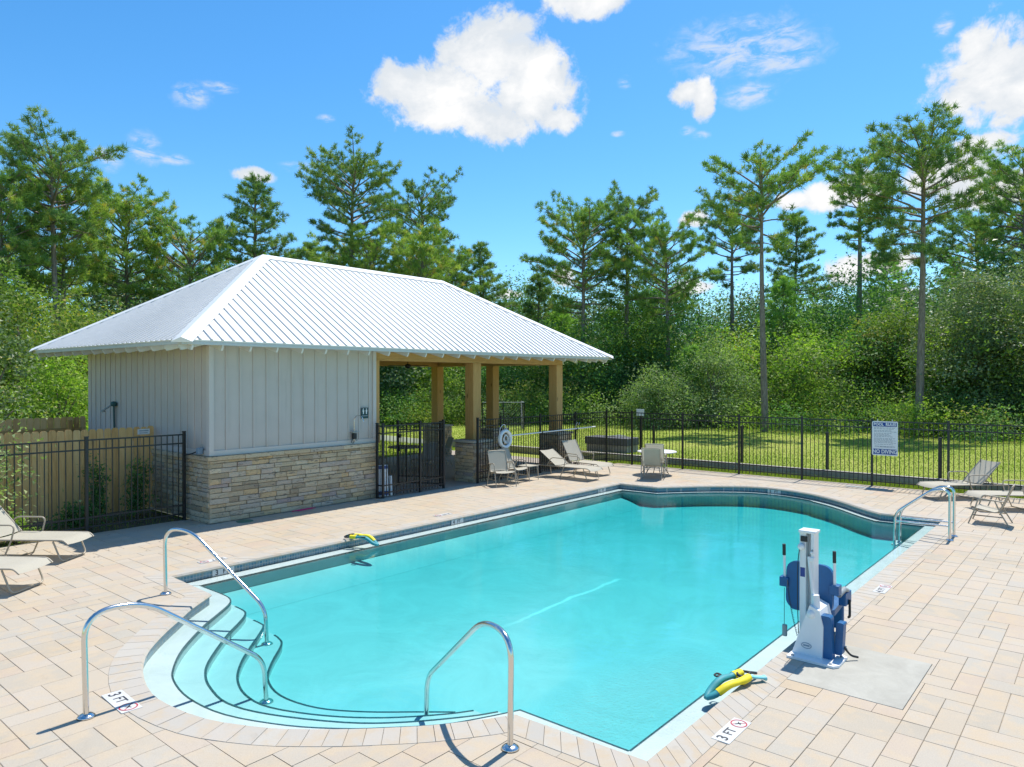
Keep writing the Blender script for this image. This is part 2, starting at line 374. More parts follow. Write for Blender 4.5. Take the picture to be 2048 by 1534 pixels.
def m_bark():
    m, n = mat('pine_bark'); P = pos(n)
    mp = n.n('ShaderNodeMapping'); n.link(P, mp.inputs[0]); mp.inputs['Scale'].default_value = (6, 6, 1.6)
    f = n.noise(mp.outputs[0], 2.0, 6.0, 0.65, 0.8)
    c = n.ramp(f, [(0.3, (0.136, 0.104, 0.088)), (0.55, (0.280, 0.224, 0.192)), (0.8, (0.432, 0.360, 0.320))])
    return finish(m, n, c, 0.9, 0, 0.2, f, 0.8, 0.03)
M['bark'] = m_bark()
def m_grass(name='lawn_grass'):
    m, n = mat(name); P = pos(n)
    f = n.noise(P, 0.22, 5.0, 0.6, 0.5); g_ = n.noise(P, 9.0, 6.0, 0.75); h = n.noise(P, 60.0, 3.0, 0.8); pt = n.noise(P, 0.9, 5.0, 0.65, 0.5)
    c = n.ramp(f, [(0.3, (0.27, 0.36, 0.05)), (0.5, (0.36, 0.43, 0.065)), (0.72, (0.44, 0.45, 0.10))])
    c = n.mix(n.map(pt, 0.58, 0.80, 0, 0.5), c, (0.40, 0.34, 0.18, 1))
    c = n.mix(0.7, c, n.ramp(g_, [(0.3, (0.2, 0.2, 0.2)), (0.7, (0.82, 0.82, 0.82))]), 'SOFT_LIGHT')
    c = n.mix(0.5, c, n.ramp(h, [(0.3, (0.2, 0.2, 0.2)), (0.7, (0.8, 0.8, 0.8))]), 'SOFT_LIGHT')
    return finish(m, n, c, 0.85, 0, 0.2, n.math('ADD', g_, h), 1.0, 0.05)
M['grass'] = m_grass()
M['blade'] = m_leaf('grass_blades', [(0.0, (0.17, 0.24, 0.035)), (0.5, (0.28, 0.35, 0.05)), (0.9, (0.36, 0.39, 0.08)), (1.0, (0.42, 0.36, 0.17))], 0.35, 0.6)
def m_soil():
    m, n = mat('bed_soil'); P = pos(n)
    f = n.noise(P, 3.0, 7.0, 0.7, 0.6); g_ = n.noise(P, 35.0, 5.0, 0.75)
    c = n.ramp(f, [(0.3, (0.10, 0.085, 0.05)), (0.6, (0.19, 0.155, 0.10)), (0.8, (0.15, 0.17, 0.05))])
    c = n.mix(0.7, c, n.ramp(g_, [(0.3, (0.15, 0.15, 0.15)), (0.7, (0.85, 0.85, 0.85))]), 'SOFT_LIGHT')
    return finish(m, n, c, 0.95, 0, 0.2, g_, 1.0, 0.04)
M['soil'] = m_soil()
M['blue'] = plain('royal_blue_vinyl', (0.008, 0.10, 0.26), 0.42, var=0.12, scale=7)
M['shell'] = plain('white_lift_plastic', (0.78, 0.79, 0.79), 0.35, var=0.03, scale=5)
M['greyp'] = plain('grey_plastic', (0.30, 0.32, 0.32), 0.5)
M['rubber'] = plain('black_rubber', (0.022, 0.024, 0.025), 0.6, var=0.2)
M['yellow'] = plain('yellow_foam', (0.78, 0.62, 0.01), 0.6, var=0.06, scale=10, bump=0.2)
M['teal'] = plain('teal_foam', (0.03, 0.27, 0.30), 0.6, var=0.12, scale=10, bump=0.2)
M['cyan'] = plain('pale_cyan_foam', (0.22, 0.60, 0.62), 0.6, var=0.1, scale=10)
M['ring'] = plain('white_life_ring', (0.80, 0.80, 0.79), 0.4, var=0.04, scale=5)
M['signw'] = plain('sign_white', (0.78, 0.79, 0.78), 0.35, var=0.02)
M['signb'] = plain('sign_blue', (0.015, 0.05, 0.25), 0.35, var=0.05)
M['signt'] = plain('sign_dark_teal', (0.01, 0.055, 0.06), 0.4, var=0.05)
M['tilew'] = plain('marker_tile_white', (0.56, 0.555, 0.53), 0.4, var=0.05)
M['ink'] = plain('black_ink', (0.03, 0.03, 0.035), 0.5, var=0.05)
M['inkg'] = plain('grey_print', (0.32, 0.34, 0.37), 0.5, var=0.05)
M['red'] = plain('red_ink', (0.42, 0.03, 0.05), 0.5, var=0.05)
M['pink'] = plain('magenta_plastic', (0.62, 0.02, 0.14), 0.45, var=0.05)
M['drain'] = plain('green_plastic_lid', (0.05, 0.15, 0.10), 0.5, var=0.1)
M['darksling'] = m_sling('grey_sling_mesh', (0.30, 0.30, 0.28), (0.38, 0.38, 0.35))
M['vault'] = plain('weathered_dark_lid', (0.10, 0.10, 0.11), 0.8, var=0.3, scale=5)
M['ceiling'] = m_wood('ceiling_boards', (0.40, 0.27, 0.13), (0.50, 0.36, 0.19), (0.28, 0.17, 0.08), 'X')
M['greendk'] = plain('dark_green_fitting', (0.03, 0.09, 0.09), 0.45, var=0.1)
M['pipeblue'] = plain('grey_blue_box', (0.22, 0.30, 0.38), 0.5, var=0.06)

# ------------------------------------------------------------------ mesh builder
class MB:
    def __init__(s):
        s.v = []; s.f = []; s.m = []; s.t = []; s.sm = []
    def add(s, vs, fs, mi=0, t=None, smooth=False):
        o = len(s.v); s.v.extend([tuple(v) for v in vs])
        if t is None: t = random.random()
        for f in fs:
            s.f.append(tuple(i + o for i in f)); s.m.append(mi); s.t.append(t); s.sm.append(smooth)
        return s
    def box(s, x0, x1, y0, y1, z0, z1, mi=0, t=None, mtx=None):
        v = [(x0, y0, z0), (x1, y0, z0), (x1, y1, z0), (x0, y1, z0), (x0, y0, z1), (x1, y0, z1), (x1, y1, z1), (x0, y1, z1)]
        if mtx is not None: v = [mtx @ Vector(p) for p in v]
        return s.add(v, [(3, 2, 1, 0), (4, 5, 6, 7), (0, 1, 5, 4), (1, 2, 6, 5), (2, 3, 7, 6), (3, 0, 4, 7)], mi, t)
    def bbox(s, x0, x1, y0, y1, z0, z1, b=0.01, mi=0, t=None, mtx=None):
        """box with chamfered edges"""
        bm = bmesh.new(); bmesh.ops.create_cube(bm, size=1)
        for q in bm.verts: q.co = Vector((x0 + (q.co.x + .5) * (x1 - x0), y0 + (q.co.y + .5) * (y1 - y0), z0 + (q.co.z + .5) * (z1 - z0)))
        bmesh.ops.bevel(bm, geom=bm.edges[:], offset=b, segments=2, affect='EDGES', profile=0.6)
        bm.verts.index_update()
        vs = [mtx @ q.co if mtx is not None else q.co.copy() for q in bm.verts]; fs = [[q.index for q in f.verts] for f in bm.faces]
        bm.free(); return s.add(vs, fs, mi, t)
    def tube(s, pts, r, n=8, mi=0, t=None, caps=True, closed=False, r2=None):
        pts = [Vector(p) for p in pts]; L = len(pts); rings = []
        up = None
        for i, p in enumerate(pts):
            if closed: d = (pts[(i + 1) % L] - pts[i - 1])
            else: d = (pts[min(i + 1, L - 1)] - pts[max(i - 1, 0)])
            d.normalize()
            if up is None:
                up = Vector((0, 0, 1)) if abs(d.z) < 0.9 else Vector((1, 0, 0))
            a = d.cross(up)
            if a.length < 1e-4: a = d.cross(Vector((1, 0, 0)))
            a.normalize(); b = a.cross(d).normalized(); up = b
            rr = r[i] if isinstance(r, (list, tuple)) else r
            rings.append([p + (a * math.cos(2 * math.pi * k / n) + b * math.sin(2 * math.pi * k / n) * (r2 or 1)) * rr for k in range(n)])
        vs = [q for ring in rings for q in ring]; fs = []
        for i in range(L if closed else L - 1):
            for k in range(n):
                j = (i + 1) % L
                fs.append((i * n + k, i * n + (k + 1) % n, j * n + (k + 1) % n, j * n + k))
        if t is None: t = random.random()
        s.add(vs, fs, mi, t, True)
        if caps and not closed:
            s.add(rings[0], [tuple(range(n))[::-1]], mi, t); s.add(rings[-1], [tuple(range(n))], mi, t)
        return s
    def lathe(s, prof, c=(0, 0, 0), n=20, mi=0, t=None, mtx=None, smooth=True):
        vs = []; fs = []
        for (r, z) in prof:
            for k in range(n):
                q = Vector((r * math.cos(2 * math.pi * k / n), r * math.sin(2 * math.pi * k / n), z))
                if mtx is not None: q = mtx @ q
                vs.append(q + Vector(c))
        for i in range(len(prof) - 1):
            for k in range(n): fs.append((i * n + k, i * n + (k + 1) % n, (i + 1) * n + (k + 1) % n, (i + 1) * n + k))
        return s.add(vs, fs, mi, t, smooth)
    def prism(s, poly, z0, z1, mi=0, t=None, mtx=None):
        n = len(poly)
        vs = [Vector((x, y, z0)) for x, y in poly] + [Vector((x, y, z1)) for x, y in poly]
        if mtx is not None: vs = [mtx @ q for q in vs]
        fs = [tuple(range(n))[::-1], tuple(range(n, 2 * n))] + [(i, (i + 1) % n, n + (i + 1) % n, n + i) for i in range(n)]
        return s.add(vs, fs, mi, t)
    def build(s, name, mats, parent=None, origin=None):
        me = bpy.data.meshes.new(name)
        off = Vector(origin) if origin is not None else (parent_world(parent) if parent is not None else Vector((0, 0, 0)))
        me.from_pydata([(a - off.x, b - off.y, c - off.z) for a, b, c in s.v], [], s.f)
        for m_ in (mats if isinstance(mats, (list, tuple)) else [mats]): me.materials.append(M[m_] if isinstance(m_, str) else m_)
        me.polygons.foreach_set('material_index', s.m)
        me.polygons.foreach_set('use_smooth', s.sm)
        at = me.attributes.new('tint', 'FLOAT', 'FACE'); at.data.foreach_set('value', s.t)
        me.update()
        o = bpy.data.objects.new(name, me); COL.objects.link(o)
        if parent is not None: o.parent = parent
        else: o.location = off
        return o
def parent_world(p):
    v = Vector((0, 0, 0))
    while p is not None:
        v = v + p.location; p = p.parent
    return v
def meta(o, label=None, cat=None, group=None, kind=None):
    if label: o['label'] = label
    if cat: o['category'] = cat
    if group: o['group'] = group
    if kind: o['kind'] = kind
    return o
def empty(name, loc, label=None, cat=None, group=None, kind=None, rz=0.0):
    o = bpy.data.objects.new(name, None); COL.objects.link(o); o.location = loc; o.rotation_euler = (0, 0, rz); o.empty_display_size = 0.1
    return meta(o, label, cat, group, kind)
def copy_tree(o, parent=None):
    c = o.copy(); COL.objects.link(c); c.parent = parent
    for ch in [x for x in bpy.data.objects if x.parent is o and x is not c]:
        copy_tree(ch, c)
    return c
def quads(name, V, mats, T=None, parent=None, mi=None, tri=False):
    """fast mesh from an (n, 4 or 3, 3) array"""
    n, k = V.shape[0], V.shape[1]
    me = bpy.data.meshes.new(name)
    me.vertices.add(n * k); me.vertices.foreach_set('co', V.reshape(-1).astype(np.float32))
    me.loops.add(n * k); me.loops.foreach_set('vertex_index', np.arange(n * k, dtype=np.int32))
    me.polygons.add(n); me.polygons.foreach_set('loop_start', np.arange(0, n * k, k, dtype=np.int32)); me.polygons.foreach_set('loop_total', np.full(n, k, dtype=np.int32))
    for m_ in mats: me.materials.append(M[m_])
    me.update(calc_edges=True)
    at = me.attributes.new('tint', 'FLOAT', 'FACE'); at.data.foreach_set('value', (T if T is not None else np.random.rand(n)).astype(np.float32))
    if mi is not None: me.polygons.foreach_set('material_index', mi.astype(np.int32))
    o = bpy.data.objects.new(name, me); COL.objects.link(o)
    if parent is not None: o.parent = parent
    return o
def smooth_path(pts, k=6, closed=False):
    """Catmull-Rom through points"""
    P = [Vector(p) for p in pts]; n = len(P); out = []
    for i in range(n if closed else n - 1):
        p1, p2 = P[i], P[(i + 1) % n]
        p0 = P[i - 1] if (closed or i > 0) else p1 * 2 - p2
        p3 = P[(i + 2) % n] if (closed or i < n - 2) else p2 * 2 - p1
        for j in range(k):
            t = j / k
            out.append(0.5 * ((2 * p1) + (-p0 + p2) * t + (2 * p0 - 5 * p1 + 4 * p2 - p3) * t * t + (-p0 + 3 * p1 - 3 * p2 + p3) * t ** 3))
    if not closed: out.append(P[-1])
    return out
def fillet(pts, r, k=5):
    """round the inner corners of a polyline"""
    P = [Vector(p) for p in pts]; out = [P[0]]
    for i in range(1, len(P) - 1):
        a, b, c = P[i - 1], P[i], P[i + 1]
        rr = r[i - 1] if isinstance(r, (list, tuple)) else r
        d1 = (a - b); d2 = (c - b); l = min(rr, d1.length * 0.49, d2.length * 0.49)
        s_, e_ = b + d1.normalized() * l, b + d2.normalized() * l
        for j in range(k + 1):
            t = j / k; out.append(s_ * (1 - t) ** 2 + b * 2 * t * (1 - t) + e_ * t * t)
    out.append(P[-1]); return out
def text_obj(txt, size, mtx, matname, parent, name='lettering', align='CENTER', extrude=0.0008, bold=0.0, sx=1.0):
    cu = bpy.data.curves.new('txt', 'FONT'); cu.body = txt; cu.size = size; cu.align_x = align; cu.align_y = 'CENTER'; cu.extrude = extrude; cu.offset = bold
    cu.resolution_u = 3
    to = bpy.data.objects.new('txt', cu); COL.objects.link(to)
    dg = bpy.context.evaluated_depsgraph_get()
    me = bpy.data.meshes.new_from_object(to.evaluated_get(dg)); bpy.data.objects.remove(to)
    me.materials.clear(); me.materials.append(M[matname])
    off = parent_world(parent)
    me.transform(Matrix.Translation(-off) @ mtx @ Matrix.Diagonal((sx, 1, 1, 1)))
    o = bpy.data.objects.new(name, me); COL.objects.link(o); o.parent = parent
    return o

# ------------------------------------------------------------------ planar helpers
def pip(x, y, poly):
    c = False; n = len(poly); j = n - 1
    for i in range(n):
        xi, yi = poly[i][0], poly[i][1]; xj, yj = poly[j][0], poly[j][1]
        if (yi > y) != (yj > y) and x < (xj - xi) * (y - yi) / (yj - yi) + xi: c = not c
        j = i
    return c
def cdt_region(outer, holes):
    """triangles of OUTER minus HOLES (lists of xy) -> (verts, tris)"""
    vs = []; es = []
    for poly in [outer] + holes:
        o = len(vs); vs += [Vector((p[0], p[1])) for p in poly]
        es += [(o + i, o + (i + 1) % len(poly)) for i in range(len(poly))]
    V, E_, F, *_ = delaunay_2d_cdt(vs, es, [], 0, 1e-5)
    out = []
    for f in F:
        cx = sum(V[i].x for i in f) / 3; cy = sum(V[i].y for i in f) / 3
        if pip(cx, cy, outer) and not any(pip(cx, cy, h) for h in holes):
            a, b, c = f
            if (V[b] - V[a]).cross(V[c] - V[a]) < 0: f = (a, c, b)
            out.append(tuple(f))
    return V, out
def sheet(mb, outer, holes, z, mi=0, t=0.5, skirt=None):
    V, F = cdt_region(outer, holes)
    mb.add([(v.x, v.y, z) for v in V], F, mi, t)
    if skirt is not None:
        cnt = {}
        for f in F:
            for i in range(3):
                e = (f[i], f[(i + 1) % 3]); cnt[e] = cnt.get(e, 0) + 1
        for (a, b) in cnt:
            if (b, a) not in cnt:
                mb.add([(V[a].x, V[a].y, z), (V[b].x, V[b].y, z), (V[b].x, V[b].y, skirt), (V[a].x, V[a].y, skirt)], [(3, 2, 1, 0)], mi, t)
def offset_poly(P, d):
    """offset a CCW polygon outwards by d (mitred)"""
    n = len(P); out = []
    for i in range(n):
        a, b, c = Vector(P[i - 1]), Vector(P[i]), Vector(P[(i + 1) % n])
        n1 = (b - a).normalized(); n2 = (c - b).normalized()
        m1 = Vector((n1.y, -n1.x)); m2 = Vector((n2.y, -n2.x))
        m_ = (m1 + m2); L = m_.length
        m_ = m_ / L if L > 1e-6 else m1
        out.append(b + m_ * (d / max(0.45, m_.dot(m1))))
    return [(p.x, p.y) for p in out]
# ================================================================== outline of the pool (inner edge of the coping, z = 0)
near = [(4.87, 9.50), (4.43, 9.14), (4.14, 8.85), (3.70, 8.40), (3.33, 7.93), (3.07, 7.35), (2.96, 6.75), (3.05, 6.05), (3.31, 5.48), (3.63, 5.06), (3.94, 4.73), (4.24, 4.45), (4.58, 4.20), (4.84, 4.04)]
near = [(p.x, p.y) for p in smooth_path([(a, b, 0) for a, b in near], 3)]
far = [(17.22, 3.95), (17.60, 4.38), (18.45, 5.20), (19.05, 6.05), (19.33, 7.0), (19.20, 7.75), (18.62, 8.55), (18.0, 9.12), (17.47, 9.56)]
far = [(p.x, p.y) for p in smooth_path([(a, b, 0) for a, b in far], 3)]
INNER = [(4.90, 2.77), (17.30, 2.77)] + far + [(17.42, 10.70), (4.92, 10.78)] + near
COPE_W = 0.30
OUTER = offset_poly(INNER, COPE_W)
PAD = [(7.12, 1.45), (8.46, 1.45), (8.46, 2.47), (7.12, 2.47)]
PADH = [(7.115, 1.445), (8.465, 1.445), (8.465, 2.475), (7.115, 2.475)]
WATER_Z = -0.130

# ------------------------------------------------------------------ ground, beds, deck base
def struct(o, label=None): o['kind'] = 'structure'; return o
ground_hole = [(-6, -9), (21.45, -9), (21.45, 13.70), (21.2, 21.2), (7.3, 21.2), (7.3, 14.98), (-6, 14.98)]
mb = MB(); sheet(mb, [(-260, -260), (22.55, -260), (22.55, 260), (-260, 260)], [ground_hole], -0.055)
struct(mb.build('ground', 'grass'))
# raised lawn behind the low curb, rolling gently up to the wood
nx, ny = 60, 110
xs = np.concatenate([np.linspace(22.6, 60, 34), np.linspace(64, 420, nx - 34)]); ys = np.linspace(-150, 260, ny)
gx, gy = np.meshgrid(xs, ys, indexing='ij')
gz = 0.17 + 0.10 * np.clip((gx - 22.6) / 12, 0, 1) * (0.6 + 0.4 * np.sin(gy * 0.35 + gx * 0.2)) + 0.05 * np.sin(gx * 0.5) * np.sin(gy * 0.4)
vs = np.stack([gx, gy, gz], -1).reshape(-1, 3)
fs = [(i * ny + j, (i + 1) * ny + j, (i + 1) * ny + j + 1, i * ny + j + 1) for i in range(nx - 1) for j in range(ny - 1)]
mb = MB(); mb.add([tuple(v) for v in vs], fs, 0, 0.5, True)
struct(mb.build('lawn', 'grass'))
mb = MB(); mb.prism([(-8, 15.0), (7.16, 15.0), (7.16, 21.5), (-8, 21.5)], -0.30, -0.045)
struct(mb.build('planting_bed', 'soil'))
deck = empty('pool_deck', (0, 0, 0)); struct(deck)
mb = MB()
sheet(mb, [(-6, -9), (21.38, -9), (21.38, 13.55), (11.45, 13.55), (11.45, 14.22), (7.30, 14.22), (7.30, 14.95), (-6, 14.95)], [offset_poly(INNER, 0.045)], -0.011, skirt=-0.16)
mb.build('bedding', 'grout', deck)
# concrete slab of the open pavilion, with its pale border strip
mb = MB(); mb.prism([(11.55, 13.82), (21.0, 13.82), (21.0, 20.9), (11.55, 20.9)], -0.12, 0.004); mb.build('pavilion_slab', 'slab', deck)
mb = MB(); mb.prism([(11.22, 13.46), (15.2, 13.42), (21.3, 13.42), (21.3, 13.80), (11.22, 13.80)], -0.12, 0.006); mb.build('border_strip', 'concrete', deck)
mb = MB(); mb.bbox(PAD[0][0], PAD[1][0], PAD[0][1], PAD[2][1], -0.1, 0.004, 0.006); mb.build('concrete_pad', 'concrete', deck)

# ------------------------------------------------------------------ pavers laid in a random rectangular bond
def frange(a, b, lo, hi, seed):
    r_ = random.Random(seed); out = [a]
    while out[-1] < b: out.append(out[-1] + r_.uniform(lo, hi))
    return out
GX = frange(-3.0, 21.25, 0.215, 0.275, 1); GY = frange(-4.0, 14.9, 0.215, 0.275, 2)
used = set(); pav = []
rp = random.Random(5)
SZ = [(1, 1), (2, 1), (1, 2), (2, 1), (1, 2), (1, 1), (2, 2), (2, 1), (1, 2)]
for i in range(len(GX) - 1):
    for j in range(len(GY) - 1):
        if (i, j) in used: continue
        c = SZ[:]; rp.shuffle(c)
        for (a, b) in c + [(1, 1)]:
            if i + a >= len(GX) or j + b >= len(GY): continue
            cells = [(i + u, j + v) for u in range(a) for v in range(b)]
            if any(q in used for q in cells): continue
            used.update(cells); pav.append((GX[i], GX[i + a], GY[j], GY[j + b])); break
def deck_ok(x, y):
    if x < 7.1: return y < 14.9
    if x < 11.2: return y < 14.03
    return y < 13.44
CAM = Vector((0, 0, 2.95))
fwd = Vector((math.cos(R(CAM_YAW)), math.sin(R(CAM_YAW)), 0)); rgt = Vector((fwd.y, -fwd.x, 0))
def shown(x, y, z=0.0, m=0.0):
    v = Vector((x, y, z)) - CAM; d = v.dot(fwd)
    if d < 0.8: return False
    return abs(v.dot(rgt) / d) < 0.7126 + m and -0.545 - m < v.z / d < 0.53 + m
pieces = []
xs_in = [p[0] for p in OUTER]; ys_in = [p[1] for p in OUTER]
cut = OUTER
for (x0, x1, y0, y1) in pav:
    cx, cy = (x0 + x1) / 2, (y0 + y1) / 2
    if not deck_ok(cx, cy): continue
    if x1 > 11.2 and y1 > 13.44: y1 = 13.44
    if 7.1 < cx < 11.2 and y1 > 14.03: y1 = 14.03
    if y1 - y0 < 0.05: continue
    touches_pad = x0 < 8.465 and x1 > 7.115 and y0 < 2.475 and y1 > 1.445
    if x0 >= 7.12 and x1 <= 8.46 and y0 >= 1.45 and y1 <= 2.47: continue
    if x1 - x0 < 0.04 or y1 - y0 < 0.04: continue
    g_ = 0.0018
    x0 += g_; y0 += g_; x1 -= g_; y1 -= g_
    ins = [pip(x, y, cut) for x in (x0, x1) for y in (y0, y1)]
    tv = rp.random()
    if all(ins) : continue
    near_edge = touches_pad or any(ins) or any(x0 - 0.02 < px < x1 + 0.02 and y0 - 0.02 < py < y1 + 0.02 for px, py in OUTER)
    if not near_edge:
        # long straight outline segments crossing the piece
        for (xa, ya), (xb, yb) in zip(OUTER, OUTER[1:] + OUTER[:1]):
            for k in range(0, 41):
                px, py = xa + (xb - xa) * k / 40, ya + (yb - ya) * k / 40
                if x0 < px < x1 and y0 < py < y1: near_edge = True; break
            if near_edge: break
    v = Vector((cx, cy, 0)) - CAM
    size = (x1 - x0) * (y1 - y0) * 2.95 / max(0.5, v.length) ** 3
    pieces.append((size if shown(cx, cy, 0, 0.01) else size * 1e-6, x0, x1, y0, y1, near_edge, tv))
pieces.sort(key=lambda q: -q[0])
def paver(mb, x0, x1, y0, y1, edge, tv):
    dz = rp.uniform(-0.0012, 0.0012); tx, ty = rp.uniform(-.0009, .0009), rp.uniform(-.0009, .0009)
    if edge:
        sub = MB(); sheet(sub, [(x0, y0), (x1, y0), (x1, y1), (x0, y1)], [cut, PADH], dz, skirt=-0.03)
        if sub.v: mb.add(sub.v, sub.f, 0, tv)
        return
    b = 0.003
    zt = lambda x, y: dz + tx * (x - x0) / (x1 - x0) + ty * (y - y0) / (y1 - y0)
    v = [(x0, y0, -.03), (x1, y0, -.03), (x1, y1, -.03), (x0, y1, -.03)]
    v += [(x, y, zt(x, y) - 0.0035) for x, y in ((x0, y0), (x1, y0), (x1, y1), (x0, y1))]
    v += [(x, y, zt(x, y)) for x, y in ((x0 + b, y0 + b), (x1 - b, y0 + b), (x1 - b, y1 - b), (x0 + b, y1 - b))]
    mb.add(v, [(0, 1, 5, 4), (1, 2, 6, 5), (2, 3, 7, 6), (3, 0, 4, 7), (4, 5, 9, 8), (5, 6, 10, 9), (6, 7, 11, 10), (7, 4, 8, 11), (8, 9, 10, 11)], 0, tv)
for q in pieces[:300]:
    mb = MB(); paver(mb, *q[1:])
    if mb.v: mb.build('paver', 'paver', deck)
mb = MB()
for q in pieces[300:]: paver(mb, *q[1:])
o = mb.build('small_pavers', 'paver', deck); o['kind'] = 'stuff'
# edge soldier course along the metal fence
for k in range(70):
    y = -1.0 + k * 0.205
    if y > 13.2: break
    mb = MB(); mb.bbox(21.28, 21.56, y, y + 0.198, -0.05, 0.004, 0.005); o = mb.build('edge_paver', 'paver', deck)

# ------------------------------------------------------------------ pool shell
pool = empty('pool_basin', (0, 0, 0)); struct(pool)
tile_line = offset_poly(INNER, 0.02)
def wall_strip(mb, poly, z0, z1, mi=0, closed=True, out=0.0):
    n = len(poly)
    for i in range(n if closed else n - 1):
        a, b = poly[i], poly[(i + 1) % n]
        mb.add([(a[0], a[1], z0), (b[0], b[1], z0), (b[0], b[1], z1), (a[0], a[1], z1)], [(0, 1, 2, 3)], mi, 0.5)
mb = MB(); wall_strip(mb, tile_line, -0.185, -0.01); mb.build('waterline_tile', 'tile', pool)
NOSE = {
 1: [(5.22, 10.52), (5.22, 9.82), (5.17, 9.53), (5.04, 9.33), (4.72, 9.04), (4.39, 8.75), (3.88, 8.21), (3.56, 7.75), (3.40, 7.40), (3.31, 6.89), (3.36, 6.30), (3.61, 5.68), (3.91, 5.23), (4.17, 4.95), (4.51, 4.63), (4.86, 4.43), (5.19, 4.27)],
 2: [(5.22, 9.48), (5.20, 9.22), (5.13, 9.05), (4.93, 8.83), (4.53, 8.45), (4.01, 7.86), (3.79, 7.50), (3.67, 7.15), (3.61, 6.71), (3.74, 6.20), (4.11, 5.50), (4.47, 5.08), (4.94, 4.70), (5.19, 4.55)],
 3: [(5.22, 9.00), (5.21, 8.80), (5.14, 8.62), (4.66, 8.11), (4.34, 7.75), (4.08, 7.36), (3.93, 6.93), (3.94, 6.48), (4.19, 5.91), (4.53, 5.44), (4.94, 5.06), (5.20, 4.88)],
 4: [(5.23, 8.50), (5.20, 8.35), (5.10, 8.12), (4.70, 7.69), (4.41, 7.30), (4.27, 6.82), (4.35, 6.29), (4.61, 5.84), (4.96, 5.42), (5.20, 5.13)]}
NOSE = {k: [(p.x, p.y) for p in smooth_path([(a, b, 0) for a, b in v], 4)] for k, v in NOSE.items()}
farL = [(x - 0.13, y + (0.08 if y < 6 else -0.06)) for x, y in far]
LOW = [(5.20, 3.10), (17.17, 3.10)] + farL + [(17.27, 10.52)]
ZL = {0: -0.155, 1: -0.255, 2: -0.345, 3: -0.435, 4: -0.52}
RG = {0: offset_poly(INNER, 0.05)}
for k in (1, 2, 3, 4):
    seq = LOW + ([(5.22, 10.52)] if k > 1 else []) + NOSE[k]
    RG[k] = seq
mb = MB()
for k in range(0, 4):
    hole = RG[k + 1]
    sheet(mb, RG[k], [hole], ZL[k])
sheet(mb, RG[4], [], ZL[4])
for k in (1, 2, 3, 4):
    wall_strip(mb, RG[k], ZL[k] - 0.001, ZL[k - 1])
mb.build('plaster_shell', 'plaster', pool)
# sloping cove at the foot of the long wall, and the bright ledge just under the water
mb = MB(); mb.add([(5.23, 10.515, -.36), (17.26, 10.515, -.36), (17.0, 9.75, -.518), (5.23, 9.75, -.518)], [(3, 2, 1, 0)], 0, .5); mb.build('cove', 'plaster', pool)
mb = MB(); fl = LOW[1:] + [(5.22, 10.52)]; fo = offset_poly(LOW + [(5.22, 10.52)], 0.26)[1:]
for p, q, r_, s_ in zip(fl[:-1], fl[1:], fo[1:], fo[:-1]):
    mb.add([(p[0], p[1], -.1515), (q[0], q[1], -.1515), (r_[0], r_[1], -.1515), (s_[0], s_[1], -.1515)], [(0, 3, 2, 1)], 0, .5)
mb.build('ledge', 'ledge', pool)
mb = MB()
def nosing(mb, line, z, closed=False, wd=0.022):
    n = len(line)
    for i in range(n if closed else n - 1):
        a, b = Vector(line[i]), Vector(line[(i + 1) % n]); d = (b - a)
        if d.length < 1e-5: continue
        d.normalize(); nrm = Vector((d.y, -d.x)) * wd
        e = nrm.normalized() * -0.003
        a0, b0 = a + e, b + e
        mb.add([(a0.x, a0.y, z + .003), (b0.x, b0.y, z + .003), (b.x + nrm.x, b.y + nrm.y, z + .003), (a.x + nrm.x, a.y + nrm.y, z + .003),
                (a0.x, a0.y, z - .028), (b0.x, b0.y, z - .028)], [(0, 1, 2, 3), (4, 5, 1, 0)], 0, 0.5)
nosing(mb, RG[1], ZL[0], True, 0.016)
for k in (2, 3, 4): nosing(mb, NOSE[k], ZL[k - 1])
mb.build('nosing_tile', 'nosing', pool)
# coping stones round the rim
ring = []
n = len(INNER)
acc = []
for i in range(n):
    a, b = Vector(INNER[i]), Vector(INNER[(i + 1) % n]); L = (b - a).length
    k = max(1, round(L / 0.152)) if L > 0.25 else 1
    for j in range(k): acc.append((i, j / k))
def lerp_in(i, t, P):
    a, b = Vector(P[i]), Vector(P[(i + 1) % n]); return a * (1 - t) + b * t
for q in range(len(acc)):
    i, t = acc[q]; i2, t2 = acc[(q + 1) % len(acc)]
    if i2 != i and t2 == 0.0: t2, i2 = 1.0, i
    a, b = lerp_in(i, t, INNER), lerp_in(i2, t2, INNER); c, d = lerp_in(i2, t2, OUTER), lerp_in(i, t, OUTER)
    u = (b - a).normalized() * 0.0009
    a, b, c, d = a + u, b - u, c - u, d + u
    dz = rp.uniform(-.001, .001)
    ctr = (a + b + c + d) / 4
    ins = lambda p, f=0.03: p + (ctr - p).normalized() * 0.0035
    nrm = (a - d).normalized() * 0.012
    T0 = [ins(a) - nrm, ins(b) - nrm, ins(c), ins(d)]
    mb = MB()
    v = [(a.x, a.y, -.038), (b.x, b.y, -.038), (c.x, c.y, -.03), (d.x, d.y, -.03)]
    v += [(a.x + nrm.x * .8, a.y + nrm.y * .8, -.022), (b.x + nrm.x * .8, b.y + nrm.y * .8, -.022), (c.x, c.y, dz - .003), (d.x, d.y, dz - .003)]
    v += [(p.x, p.y, dz + .004) for p in T0]
    mb.add(v, [(3, 2, 1, 0), (0, 1, 5, 4), (1, 2, 6, 5), (2, 3, 7, 6), (3, 0, 4, 7), (4, 5, 9, 8), (5, 6, 10, 9), (6, 7, 11, 10), (7, 4, 8, 11), (8, 9, 10, 11)], 0, rp.random())
    mb.build('coping_stone', 'coping', pool)
